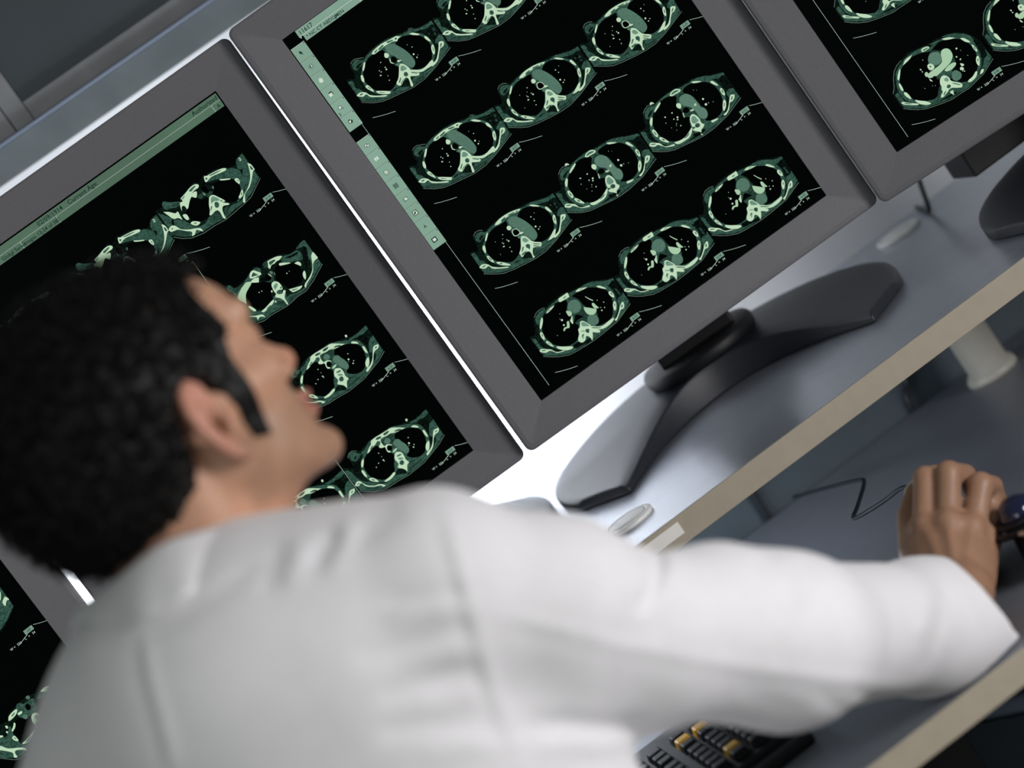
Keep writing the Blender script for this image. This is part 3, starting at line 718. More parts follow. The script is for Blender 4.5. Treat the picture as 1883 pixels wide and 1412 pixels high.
'J': '''f283,741 325,694 366,620 410,565 461,532 522,515 592,495 651,493 730,509 809,525 873,526 946,538 1015,544 1078,572 1144,619 1189,674 1218,752 1231,794! 1240,979! 1163,1023 1090,1049 992,1076 901,1090 798,1088 714,1091 627,1074 529,1050 460,1030 394,993 332,950 286,908 275,837!
m417,587 483,548 567,520 654,512 737,522 826,536 922,551 1011,574 1077,610 1129,654 1175,731 1173,822 1152,916 1114,974 1054,1017 977,1049 890,1058 790,1049 705,1042 616,1041 536,1038 461,1004 396,927 349,862 335,785 348,709 378,645
m959,543 1023,557 1089,592 1153,641 1183,695 1181,735 1142,684 1075,613 1011,574
m291,764! 322,755 329,806 336,870 376,922 438,989 510,1029 612,1047 730,1067 809,1070 713,1081 625,1065 527,1040 459,1020 336,944 293,904!
m1225,865! 1238,957! 1165,1008 1079,1042 990,1066 900,1081 805,1076 787,1055 885,1054 986,1047 1069,1019 1126,982 1175,931 1212,923
q805,530 839,553 816,563 782,540
q1187,739 1227,800 1218,877 1188,898 1179,850
n644,1060 730,1067 803,1066 718,1085
k454,604 512,567 616,545 712,560 797,592 910,568 1004,598 1082,652 1123,713 1143,793 1126,882 1086,955 1045,994 987,1022 919,1026 870,1002 834,969 776,997 689,981 680,932 637,979 579,999 525,980 467,945 416,898 392,823 383,749 399,676
n776,611 823,601 876,645 951,679 947,760 918,841 859,869 870,926 816,923 773,877 705,857 686,785 696,708
m750,812 807,825 856,850 852,880 825,896 758,850 703,847
n674,929 704,932 643,1000 601,1014
p738,644 772,617 812,619 847,641 856,682 845,717 815,738 773,739 742,714 725,677
c863,670 891,647 928,653 951,679 952,722 938,754 898,786 847,801 790,813 718,824 655,809 640,788 658,766 720,758 788,754 834,734
c811,819 852,805 903,802 930,816 922,835 871,851 826,846 805,828
b698,693 725,690 743,711 748,735 734,750 707,753 689,732 690,712
d709,708 725,715 717,726 706,719
c636,743 655,739 663,753 652,775 632,781 627,762
o834,902 858,876 888,875 910,903 918,934 899,963 864,973 833,959 822,932
k681,812 705,819 707,841 688,845 673,831
b642,810 652,825 655,848 640,830
b963,847 985,869 980,883 959,877 958,860
b940,881 958,885 965,906 950,917 929,899
b732,536 756,531 801,543 805,555 796,566 735,563 729,554
d746,545 792,551 788,559 744,556
b509,565! 559,532 635,528! 597,549 550,559
b950,557! 1008,580 1055,618! 1015,606 960,579
b1095,650 1122,666 1147,714 1146,730 1118,709 1098,671
b1143,763 1156,767 1163,819 1153,843 1140,811
d1149,784 1156,793 1152,820 1145,809
b1125,877 1139,880 1134,912 1104,959 1092,961 1089,932 1103,899
d1118,901 1125,906 1114,923 1108,919
b1037,993 1050,1002 1018,1035 960,1050 927,1039 940,1024 990,1016
b1094,1006 1112,1014 1094,1036 1064,1039 1067,1026
b461,579 466,586 432,631 402,661 394,647 419,614
b378,691 391,700 387,752 375,771 365,746
b375,786 396,804 402,863 394,875 376,846 367,810
b424,905 452,931 499,971 528,1014 492,1007 444,968 421,927
b304,853 325,861 370,905 424,948 416,959 360,921 311,883 300,862
d326,873 377,919 347,903 322,879
b724,870 756,853 787,868 803,906 804,941 867,1012 852,1044 808,1023 774,1000 743,996 719,1009 677,1023 646,1027 642,1008 679,983 682,959 697,936 701,905
g755,891 782,888 789,914 772,928 753,906
d806,963 853,1015 844,1016 806,975
d678,1003 706,992 705,1000 671,1019
m739,960 760,953 774,969 765,986 743,985 734,973
b734,1024 768,1021! 750,1068!
.1011,709,9 1035,745,3 968,775,8 984,815,7 992,812,4 624,687,6 626,694,6 627,716,6 692,624,4 632,881,3 559,862,3 1063,821,3 957,930,6 943,921,4 655,893,3
-285,909 331,951 393,995 460,1031 528,1051 627,1075 714,1092 797,1089 901,1091 1089,1051 1240,979
-283,741 325,694 366,620 410,565 461,532 522,515''',
'K': '''f114,616 239,572 350,612 469,640 551,656 597,607 691,594 735,586 801,585 839,586 895,611 960,614 1042,631 1078,659 1130,652 1170,625 1235,614! 1230,838! 1095,916 967,960 816,984 683,985 531,999 431,1006 381,985 338,941 284,888 201,811!
m1123,675 1168,633 1231,620! 1224,833! 1094,905 970,943 819,967 675,969 534,982 444,988 343,935 289,882 255,777 392,743 448,768 531,708 514,782 508,864 533,933 633,925 690,874 752,943 837,904 965,861 1064,842 1113,764 1106,710
m951,626 1033,643 1088,696 1053,794 975,771 933,700 881,668 915,636
m691,594 731,592 753,624 791,625 850,634 841,684 816,742 748,746 709,734 670,723 649,676
o807,584 836,589 835,616 808,614
o676,708 709,710 716,744 687,751 674,731
k866,675 918,707 985,770 1022,809 998,867 923,905 872,884 836,855 814,808 810,738 851,721
k599,705 659,713 691,759 724,765 690,835 669,877 588,909 541,896 526,840 524,780 566,736
k756,646 785,645 793,685 769,705 745,686
b558,653 587,627 665,617 671,636 631,662 560,669
d599,642 638,634 641,642 606,652
b951,626 1011,621 1065,651 1071,668 1029,673 971,650
d1009,643 1034,648 1032,657 1013,656
b939,718 992,748 1003,765 972,762 937,733
b1014,802 1040,811 1026,865 1004,853
b1162,648 1191,640 1209,656 1165,718 1155,696
f1173,656 1190,655 1168,691 1163,678
b1169,741 1214,718 1230,760 1203,758 1167,788 1161,764
b578,707 586,723 560,751 521,766 523,750 557,729
b485,807 513,808 516,861 503,865 483,835
d495,820 506,824 506,843
b527,909 582,904 639,891 679,875 681,886 642,913 580,932 532,921
d554,916 619,905 633,906 585,926
b317,769 361,810 395,865 470,916 517,954 522,997! 500,964 444,925 420,939 418,986! 389,967 405,927 379,887 327,830 290,805
b737,766 764,749 795,759 813,798 813,836 785,848 748,833 724,848 719,810
g758,783 789,779 793,811 764,812
b717,857 740,870 759,895 794,860 814,872 808,891 782,909 758,958! 737,912 706,877
m747,842 779,843 782,870 755,888 739,865
b833,872 879,899 915,928 872,908 862,934 821,926 825,895
f834,897 854,908 842,923 828,911
b498,682 515,691 510,711 494,708
b475,726 487,736 481,750 469,741
b408,721 430,743 417,748 397,737
b657,659 700,664 692,682 660,680
-200,812 283,889 380,986 430,1007 530,1000 682,986''',
}
# ------------------------------------------------------------------ what the screens show
INK = {'f': (12, 26, 20), 'q': (8, 17, 13), 'm': (52, 84, 72), 'n': (38, 64, 54), 'g': (112, 150, 130), 'o': (84, 118, 102), 'p': (92, 126, 110),
       'k': (1, 2, 2), 'b': (188, 216, 184), 'c': (166, 200, 166), 'd': (66, 104, 84), 'e': (118, 140, 126), 'w': (205, 222, 206), 't': (14, 44, 34),
       'B': (132, 164, 146), 'V': (118, 150, 132), 'G': (84, 110, 92), 'H': (94, 118, 98), 's': (178, 200, 184), 'z': (30, 40, 36), 'x': (2, 3, 3)}


def emis(name, key, tex):
    m = bpy.data.materials.new(name)
    m.use_nodes = True
    nt = m.node_tree
    b = nt.nodes['Principled BSDF']
    b.inputs['Base Color'].default_value = (0.0006, 0.0008, 0.0008, 1)
    b.inputs['Roughness'].default_value = 0.3
    b.inputs['Specular IOR Level'].default_value = 0.01
    c = srgb(*INK[key])
    b.inputs['Emission Color'].default_value = c
    b.inputs['Emission Strength'].default_value = 1.0
    if tex:
        tc = nt.nodes.new('ShaderNodeTexCoord')
        n = nt.nodes.new('ShaderNodeTexNoise')
        n.inputs['Scale'].default_value = tex[0]
        n.inputs['Detail'].default_value = 3
        mp = nt.nodes.new('ShaderNodeMapping')
        mp.inputs['Scale'].default_value = (1.0, 1.0, 2.0)
        nt.links.new(tc.outputs['Object'], mp.inputs[0])
        nt.links.new(mp.outputs[0], n.inputs['Vector'])
        r = nt.nodes.new('ShaderNodeMapRange')
        r.inputs['From Min'].default_value = 0.35
        r.inputs['From Max'].default_value = 0.65
        r.inputs['To Min'].default_value = 1.0 - tex[1]
        r.inputs['To Max'].default_value = 1.0 + tex[1] * 0.5
        nt.links.new(n.outputs['Fac'], r.inputs['Value'])
        nt.links.new(r.outputs[0], b.inputs['Emission Strength'])
    return m


TEX = {'m': (420, 0.5), 'f': (420, 0.7), 'q': (520, 0.95), 'n': (420, 0.5), 'o': (900, 0.22), 'p': (900, 0.2), 'g': (900, 0.35), 'd': (900, 0.4), 'G': (6, 0.12), 'B': (8, 0.08)}
KEYS = list(INK)
SMAT = {k: emis('display_' + k, k, TEX.get(k)) for k in KEYS}
MI = {k: i for i, k in enumerate(KEYS)}
SW, SHH = 0.338, 0.4225

SCAN_SHAPES = {}


def parse_scans():
    for k, txt in SCANS.items():
        L = []
        for line in txt.split('\n'):
            kind, rest = line[0], line[1:].split(' ')
            if kind == '.':
                L.append(('.', [tuple(int(v) / 10 for v in t.split(',')) for t in rest]))
            elif kind in '-~':
                L.append((kind, [tuple(int(v) / 10 for v in t.split(',')) for t in rest]))
            else:
                pts = []
                sharp = []
                for t in rest:
                    sharp.append(t.endswith('!'))
                    pts.append(tuple(int(v) / 10 for v in t.rstrip('!').split(',')))
                n = len(pts)
                out = []
                for i in range(n):
                    b, c = np.array(pts[i]), np.array(pts[(i + 1) % n])
                    a = b if sharp[i] else np.array(pts[i - 1])
                    d = c if sharp[(i + 1) % n] else np.array(pts[(i + 2) % n])
                    if sharp[i] and sharp[(i + 1) % n]:
                        out.append(b)
                        continue
                    for s in range(4):
                        t = s / 4
                        out.append(0.5 * ((2 * b) + (-a + c) * t + (2 * a - 5 * b + 4 * c - d) * t * t + (-a + 3 * b - 3 * c + d) * t ** 3))
                L.append((kind, [tuple(p) for p in out]))
        SCAN_SHAPES[k] = L


GLY = {}


class Screen:
    def __init__(self):
        self.bm = bmesh.new()
        self.lay = 0.0

    def poly(self, key, pts, lift=0.0):
        """pts in mm from the top left corner of the active screen"""
        off = -(self.lay + lift)
        vs = [self.bm.verts.new((p[0] / 1000 - SW / 2, off, SHH / 2 - p[1] / 1000)) for p in pts]
        try:
            f = self.bm.faces.new(vs)
        except ValueError:
            return
        f.material_index = MI[key]

    def rect(self, key, x0, y0, x1, y1, lift=0.0):
        self.poly(key, [(x0, y0), (x1, y0), (x1, y1), (x0, y1)], lift)

    def line(self, key, pts, w, lift=0.0):
        for (a, b) in zip(pts, pts[1:]):
            dx, dy = b[0] - a[0], b[1] - a[1]
            L = math.hypot(dx, dy) or 1
            nx, ny = -dy / L * w / 2, dx / L * w / 2
            self.poly(key, [(a[0] + nx, a[1] + ny), (b[0] + nx, b[1] + ny), (b[0] - nx, b[1] - ny), (a[0] - nx, a[1] - ny)], lift)

    def dot(self, key, x, y, r, lift=0.0, n=8, sq=1.0):
        self.poly(key, [(x + r * math.cos(6.2832 * k / n), y + sq * r * math.sin(6.2832 * k / n)) for k in range(n)], lift)

    def text(self, key, s, x, y, size, lift=0.0, align='LEFT', xs=1.0, bold=0.045, mono=None):
        """size = cap height in mm, x/y = baseline start"""
        ck = (s, align, bold, mono, round(size, 2))
        if ck not in GLY:
            cu = bpy.data.curves.new('txt', 'FONT')
            cu.body = s
            cu.align_x = align
            cu.size = size / 0.70 / 1000
            cu.resolution_u = 2
            cu.offset = bold / 1000
            if mono:
                cu.space_character = mono
            ob = bpy.data.objects.new('txt', cu)
            COL.objects.link(ob)
            dg = bpy.context.evaluated_depsgraph_get()
            me = bpy.data.meshes.new_from_object(ob.evaluated_get(dg))
            GLY[ck] = ([tuple(v.co) for v in me.vertices], [tuple(p.vertices) for p in me.polygons])
            bpy.data.objects.remove(ob)
            bpy.data.curves.remove(cu)
            bpy.data.meshes.remove(me)
        V, Fc = GLY[ck]
        off = -(self.lay + lift)
        vs = [self.bm.verts.new((x / 1000 - SW / 2 + v[0] * xs, off, SHH / 2 - y / 1000 + v[1])) for v in V]
        for p in Fc:
            try:
                f = self.bm.faces.new([vs[i] for i in p])
                f.material_index = MI[key]
            except ValueError:
                pass

    def scan(self, key, c, r, num, left=False, note=True):
        ox, oy = 99.7 * c, 99.9 * r
        step = 0.00003
        i = 0
        for kind, pts in SCAN_SHAPES[key]:
            i += 1
            P = [(p[0] + ox, p[1] + oy) for p in pts]
            if kind == '.':
                for q, p in zip(pts, P):
                    self.dot('b', p[0], p[1], max(0.22, q[2]), 0.0012)
            elif kind == '-':
                self.line('e', P, 0.32, 0.0012)
            elif kind == '~':
                self.line('e', P, 0.28, 0.0012)
            else:
                self.poly(kind, P, 0.00006 + step * (i * 0.45))
        if note:
            self.rect('V', ox + 115.4, oy + 107.7, ox + 124.9, oy + 112.1, 0.0012)
            self.text('t', num, ox + 120.1, oy + 111.0, 2.3, 0.0014, 'CENTER', 0.95)
            self.line('w', [(ox + 105.0, oy + 115.9), (ox + 116.9, oy + 112.4)], 0.35, 0.0011)
            self.line('s', [(ox + 126.4, oy + 108.5), (ox + 132, oy + 110.9), (ox + 140, oy + 113.8), (ox + 147.6, oy + 116.1)], 0.32, 0.0011)
            for ch, px in (('W', 95.6), ('=', 99.6), ('350', 103.4), ('L', 112.4), ('=', 116.3), ('34', 120.8)):
                self.text('s', ch, ox + px, oy + 115.8, 2.2, 0.0013, 'LEFT', 0.92, 0.02, 1.12)
        if left:
            self.line('s', [(ox + 26.7, oy + 108.5), (ox + 32.3, oy + 110.9), (ox + 40.3, oy + 113.8), (ox + 47.9, oy + 116.1)], 0.32, 0.0011)


parse_scans()


def icon(S, kind, x, y):
    L = 0.0006
    if kind == 0:
        S.poly('t', [(x - 1.6, y - 2.4), (x - 1.4, y + 1.6), (x - .5, y + .7), (x + .5, y + 2.6), (x + 1.2, y + 2.2), (x + .3, y + .4), (x + 1.5, y + .2)], L)
    elif kind == 1:
        for k in range(8):
            a = k * math.pi / 4
            S.line('t', [(x + 1.7 * math.cos(a), y + 1.7 * math.sin(a)), (x + 2.7 * math.cos(a), y + 2.7 * math.sin(a))], .35, L)
        S.dot('t', x, y, 1.3, L)
        S.poly('w', [(x, y - 1.2), (x + 1.0, y - .6), (x + 1.0, y + .6), (x, y + 1.2)], L * 1.2)
    elif kind == 2:
        S.poly('w', [(x - 1.2, y + 2.4), (x - 2.4, y + .2), (x - 1.6, y), (x - 1.5, y - 1.8), (x - .9, y - 1.9), (x - .7, y - .6), (x - .5, y - 2.5), (x + .1, y - 2.5), (x + .3, y - .6),
                     (x + .7, y - 2.2), (x + 1.2, y - 2.0), (x + 1.1, y - .3), (x + 1.9, y - 1.2), (x + 2.2, y - .8), (x + 1.3, y + 2.4)], L)
    elif kind == 3:
        S.poly('w', [(x - 2, y - .8), (x + 1.2, y - .8), (x + 1.2, y + 2.3), (x - 2, y + 2.3)], L)
        S.poly('t', [(x - 2, y - .9), (x - .9, y - 2), (x + 2.3, y - 2), (x + 1.2, y - .9)], L)
        S.poly('G', [(x + 1.3, y - .8), (x + 2.4, y - 1.9), (x + 2.4, y + 1.2), (x + 1.3, y + 2.3)], L)
    elif kind == 4:
        S.dot('t', x - .4, y - .4, 1.9, L, 14)
        S.dot('w', x - .4, y - .4, 1.4, L * 1.2, 14)
        S.line('t', [(x + .9, y + .9), (x + 2.3, y + 2.3)], .5, L)
    elif kind == 5:
        S.dot('t', x, y, 2.2, L, 14)
        S.dot('w', x - .5, y, 1.1, L * 1.2, 10)
        S.line('w', [(x - 1, y + 2), (x + 1.5, y - 2)], .5, L * 1.3)
    elif kind == 6:
        S.rect('t', x - 2.4, y - 1.4, x + .8, y + 1.0, L)
        S.rect('w', x - 2.0, y - 1.0, x + .4, y + .6, L * 1.1)
        S.rect('t', x - .6, y - .2, x + 2.4, y + 2.0, L * 1.2)
        S.rect('w', x - .2, y + .2, x + 2.0, y + 1.6, L * 1.3)
    elif kind == 7:
        for dx in (-1.9, .3):
            S.rect('w', x + dx, y - 1.6, x + dx + 1.6, y + 1.6, L)
    elif kind == 8:
        S.poly('t', [(x - 2, y - 2.2), (x + 1, y - 2.2), (x + 2, y - 1.2), (x + 2, y + 2.2), (x - 2, y + 2.2)], L)
        S.poly('w', [(x - 1.6, y - 1.8), (x + .8, y - 1.8), (x + 1.6, y - 1.0), (x + 1.6, y + 1.8), (x - 1.6, y + 1.8)], L * 1.2)
        for k in range(3):
            S.line('t', [(x - 1.1, y - .8 + k), (x + 1.1, y - .8 + k)], .25, L * 1.4)
    elif kind == 9:
        for i in range(4):
            for j in range(4):
                S.rect('t', x - 2.3 + i * 1.2, y - 2.3 + j * 1.2, x - 1.4 + i * 1.2, y - 1.4 + j * 1.2, L)
    elif kind == 10:
        S.line('t', [(x - 2, y - 2), (x - 2, y + 1.6), (x + 1, y + 1.6)], .35, L)
        S.dot('w', x + .6, y - .2, 1.4, L, 7)
        S.line('t', [(x - .8, y - 1.6), (x + 2.2, y - 1.6), (x + 2.2, y + 1.8)], .35, L)
    elif kind == 11:
        S.rect('t', x - 2.5, y - 2.5, x + 2.5, y + 2.5, L)
        S.rect('w', x - 1.9, y - 1.9, x + 1.9, y + 1.9, L * 1.2)
        S.poly('t', [(x - 1.6, y + 1.6), (x - 1.2, y - .4), (x + 1.6, y - 1.6), (x + .4, y + .6)], L * 1.4)
    elif kind == 12:
        S.poly('t', [(x, y - 2.6), (x + .5, y + .2), (x + 2.0, y + 2.0), (x, y + .9), (x - 2.0, y + 2.0), (x - .5, y + .2)], L)
    else:
        S.rect('t', x - 2.6, y - 2.4, x + 2.6, y + 2.4, L)
        S.rect('w', x - 1.6, y - 1.4, x + 1.6, y + 1.4, L * 1.2)


def display_center(S):
    S.rect('B', 14.5, 0.5, 337, 7.4, 0.0002)
    S.rect('B', 18.5, 7.8, 337, 14.0, 0.0002)
    S.line('w', [(14.5, 7.6), (337, 7.6)], .35, 0.0003)
    S.text('t', '11617', 16.4, 6.4, 4.3, 0.0005)
    S.text('t', '* NC CT ABDOMEN', 20.5, 12.6, 3.2, 0.0005, xs=1.05)
    S.poly('t', [(52, 11.8), (54.6, 11.8), (53.3, 13.4)], 0.0005)
    S.line('w', [(81.4, 7.8), (81.4, 14)], .4, 0.0004)
    S.text('t', 'Global Series', 84, 12.6, 3.2, 0.0005)
    S.poly('w', [(15.0, 8.2), (16.6, 8.2), (15.8, 9.8)], 0.0005)
    y = 12.3
    for k in range(6):
        S.rect('B', 1.0, y + .25, 16.2, y + 15.6, 0.0002)
        S.line('s', [(1.0, y + .2), (16.2, y + .2)], .3, 0.0003)
        S.line('t', [(1.0, y + 15.75), (16.2, y + 15.75)], .35, 0.0003)
        S.poly('t', [(14.4, y + 1.0), (16, y + 1.0), (15.2, y + 2.2)], 0.0004)
        icon(S, k, 7.6, y + 7.6)
        if k == 4:
            S.text('t', '3', 2.2, y + 14.2, 3.2, 0.0005)
        y += 15.85
    y = 118.6
    for k in range(8):
        S.rect('B', -0.2 + 0.6, y + .25, 15.4, y + 15.5, 0.0002)
        S.line('s', [(0.4, y + .2), (15.4, y + .2)], .3, 0.0003)
        S.line('t', [(0.4, y + 15.62), (15.4, y + 15.62)], .35, 0.0003)
        S.poly('t', [(13.6, y + 1.0), (15.2, y + 1.0), (14.4, y + 2.2)], 0.0004)
        icon(S, 6 + k, 7.0, y + 7.6)
        y += 15.75
    S.line('s', [(14.9, 103), (14.9, 118)], .3, 0.0003)
    S.line('s', [(14.4, 244.6), (14.9, 415)], .32, 0.0003)
    n = 24
    for r in range(4):
        for c in range(3):
            key = 'A' if n <= 27 else 'B' if n <= 30 else 'D' if n <= 32 else 'E'
            S.scan(key, c, r, '6:%d' % n, left=(c == 0))
            n += 1


def display_left(S, first=12, title=True, keys='H..', header=True):
    if header:
        S.rect('G', 2, 1.6, 336.6, 8.8, 0.0002)
        S.rect('G', 2, 9.1, 336.6, 16.2, 0.0002)
        S.line('s', [(2, 8.95), (336.6, 8.95)], .28, 0.0003)
        S.text('t', 'Authorized', 335.5, 7.4, 4.4, 0.0005, 'RIGHT')
        S.text('t', 'A', 330.6, 14.6, 3.5, 0.0005)
        S.line('s', [(326.6, 9), (326.6, 16.2)], .35, 0.0004)
        S.text('t', 'Current Age:', 163.5, 7.4, 4.4, 0.0005)
        S.text('t', '02/09/1914', 128.5, 7.4, 4.4, 0.0005)
        S.text('t', 'Images 13-24 of 380', 107.8, 14.6, 3.5, 0.0005)
        S.line('s', [(147.6, 9), (147.6, 16.2)], .35, 0.0004)
        S.line('s', [(105.8, 9), (105.8, 16.2)], .4, 0.0004)
        S.text('t', 'Global Series', 82.6, 14.6, 3.5, 0.0005)
        S.poly('t', [(127, 14.9), (129, 14.9), (128, 16.0)], 0.0005)
        S.poly('t', [(92, 14.9), (94, 14.9), (93, 16.0)], 0.0005)


def monitor(cx, cy, cz, yaw, roll, label, draw, bdx=0.0, bdy=0.0):
    """screen centre cx, cy, cz; the stand is upright below it"""
    t = empty('monitor', (cx, cy, SH_Z), yaw)
    zc = cz - SH_Z
    bx, bt, bb = 0.0385, 0.036, 0.0345
    x0, x1, z0, z1 = -SW / 2 - bx, SW / 2 + bx, zc - SHH / 2 - bb, zc + SHH / 2 + bt
    R = Matrix.Translation((0, 0, zc)) @ Matrix.Rotation(roll, 4, 'Y') @ Matrix.Translation((0, 0, -zc))

    def rr(a, b, c, d, r, y, n=6):
        P = []
        for (qx, qz, s) in ((b - r, d - r, 0), (a + r, d - r, 1), (a + r, c + r, 2), (b - r, c + r, 3)):
            for k in range(n + 1):
                an = math.pi / 2 * (s + k / n)
                P.append((qx + r * math.cos(an), y, qz + r * math.sin(an)))
        return P
    # bezel: outer lip, flat rim, slope into the panel
    bm = bmesh.new()
    loops = [rr(x0 + .002, x1 - .002, z0 + .002, z1 - .002, 0.0075, 0.010), rr(x0, x1, z0, z1, 0.0075, -0.004), rr(x0 + .0006, x1 - .0006, z0 + .0006, z1 - .0006, 0.0072, -0.0048),
             rr(x0 + .0022, x1 - .0022, z0 + .0022, z1 - .0022, 0.0062, -0.0054), rr(x0 + .006, x1 - .006, z0 + .006, z1 - .006, 0.0040, -0.0056)]
    n = len(loops[0])
    inner = rr(-SW / 2, SW / 2, zc - SHH / 2, zc + SHH / 2, 0.0004, -0.0018)
    inner2 = rr(-SW / 2, SW / 2, zc - SHH / 2, zc + SHH / 2, 0.0004, 0.004)
    rings = [[bm.verts.new(p) for p in L] for L in loops + [inner, inner2]]
    for a, b in zip(rings, rings[1:]):
        for k in range(n):
            bm.faces.new((a[k], a[(k + 1) % n], b[(k + 1) % n], b[k]))
    bm.transform(R)
    bz = finish(bm, 'bezel', M_bezel, t)
    for p in bz.data.polygons:
        p.use_smooth = False
    # housing behind
    bm = bmesh.new()
    loops = [rr(x0 + .002, x1 - .002, z0 + .002, z1 - .002, 0.0075, 0.0101), rr(x0 + .034, x1 - .034, z0 + .034, z1 - .034, 0.012, 0.032),
             rr(x0 + .060, x1 - .060, z0 + .06, z1 - .06, 0.02, 0.055), rr(x0 + .070, x1 - .070, z0 + .07, z1 - .07, 0.02, 0.082)]
    rings = [[bm.verts.new(p) for p in L] for L in loops]
    for a, b in zip(rings, rings[1:]):
        for k in range(n):
            bm.faces.new((a[k], a[(k + 1) % n], b[(k + 1) % n], b[k]))
    bm.faces.new(rings[0])
    bm.faces.new(rings[-1])
    bm.transform(R)
    finish(bm, 'housing', M_edge, t)
    # screen: black panel plus everything it displays
    S = Screen()
    S.rect('x', 0.05, 0.05, 337.95, 422.45, -0.0001)
    draw(S)
    S.bm.transform(Matrix.Translation((0, 0.0010, 0)))
    S.bm.transform(Matrix.Translation((0, 0, zc)) @ Matrix.Rotation(roll, 4, 'Y'))
    me = bpy.data.meshes.new('screen')
    S.bm.to_mesh(me)
    S.bm.free()
    for k in KEYS:
        me.materials.append(SMAT[k])
    so = bpy.data.objects.new('screen', me)
    COL.objects.link(so)
    so.parent = t
    # stand: arched crescent foot, swivel disc, column
    bm = bmesh.new()
    cyb = 0.215
    N = 40
    outer, inn = [], []
    for k in range(N + 1):
        u = -1 + 2 * k / N
        a = u * rad(112)
        ox_, oy_ = 0.209 * math.sin(a), 0.148 + (0.125 if math.cos(a) > 0 else 0.19) * math.cos(a)
        ix, iy = 0.145 * u, 0.158 - 0.146 * u * u
        outer.append((ox_, oy_))
        inn.append((ix, iy))
    M = 10
    rows_t, rows_b = [], []
    for k in range(N + 1):
        u = -1 + 2 * k / N
        h = 0.013 + 0.030 * (max(0.0, math.cos(u * math.pi / 2)) ** 1.4)
        rt, rb = [], []
        for j in range(M + 1):
            s = j / M
            px = outer[k][0] * (1 - s) + inn[k][0] * s
            py = outer[k][1] * (1 - s) + inn[k][1] * s
            e = min(s, 1 - s) * M
            dz = h * (0.90 + 0.10 * math.sin(math.pi * s)) - (0.0035 if j in (0, M) else 0.0)
            rt.append(bm.verts.new((px, py, dz)))
            rb.append(bm.verts.new((px, py, 0.0004)))
        rows_t.append(rt)
        rows_b.append(rb)
    for k in range(N):
        for j in range(M):
            bm.faces.new((rows_t[k][j], rows_t[k + 1][j], rows_t[k + 1][j + 1], rows_t[k][j + 1]))
            bm.faces.new((rows_b[k][j], rows_b[k][j + 1], rows_b[k + 1][j + 1], rows_b[k + 1][j]))
        bm.faces.new((rows_t[k][0], rows_b[k][0], rows_b[k + 1][0], rows_t[k + 1][0]))
        bm.faces.new((rows_t[k][M], rows_t[k + 1][M], rows_b[k + 1][M], rows_b[k][M]))
    for kk in (0, N):
        for j in range(M):
            bm.faces.new((rows_t[kk][j], rows_t[kk][j + 1], rows_b[kk][j + 1], rows_b[kk][j]))
    bm.transform(Matrix.Translation((bdx, bdy, 0)))
    base = finish(bm, 'stand_base', M_base, t, smooth=True, bev=0.0028, seg=3)
    lathe('swivel_disc', M_black, t, [(0.0, 0.040), (0.064, 0.040), (0.066, 0.044), (0.066, 0.052), (0.063, 0.056), (0.040, 0.059), (0.0, 0.059)], loc=(bdx, 0.185 + bdy, 0))
    bm = bmesh.new()
    box(bm, bdx - 0.045, bdx + 0.045, 0.148 + bdy, 0.21 + bdy, 0.056, 0.115)
    box(bm, bdx - 0.038, bdx + 0.038, 0.152 + bdy, 0.206 + bdy, 0.115, zc - 0.05)
    finish(bm, 'column', M_black, t, bev=0.004)
    bm = bmesh.new()
    box(bm, -0.045 + min(bdx, 0), 0.045 + max(bdx, 0), 0.078, 0.19 + bdy, zc - 0.07, zc + 0.03)
    finish(bm, 'hinge', M_black, t, bev=0.006)
    tag(t, label, 'monitor', 'monitors in a row on the shelf')
    return t


def draw_left(S):
    display_left(S)
    for r, keys in enumerate((('H', 'H', 'H'), ('I', 'I', 'I'), ('I', 'I', 'G'), ('G', 'G', 'G'))):
        for c in range(3):
            if r == 2 and c == 2:
                S.scan('G', c, r, '6:20')
            else:
                S.scan(keys[c], c, r, '6:%d' % (12 + 3 * r + c), left=(c == 0))
    S.line('s', [(222.2, 118), (226.0, 118), (224.6, 349), (225.4, 412)], .32, 0.0016)


def draw_farleft(S):
    display_left(S)
    n = 0
    for r in range(4):
        for c in range(3):
            S.scan('K', c, r, '6:%d' % n if n else '6:0', left=(c == 0))
            n += 1


def draw_right(S):
    S.rect('B', 14.5, 0.5, 337, 14.0, 0.0002)
    S.line('w', [(14.5, 7.6), (337, 7.6)], .35, 0.0003)
    S.line('s', [(15.6, 100), (15.6, 256), (17.0, 416)], .32, 0.0003)
    n = 36
    for r in range(4):
        for c in range(3):
            S.scan('J' if n > 37 else 'E', c, r, '6:%d' % n, left=(c == 0))
            n += 1


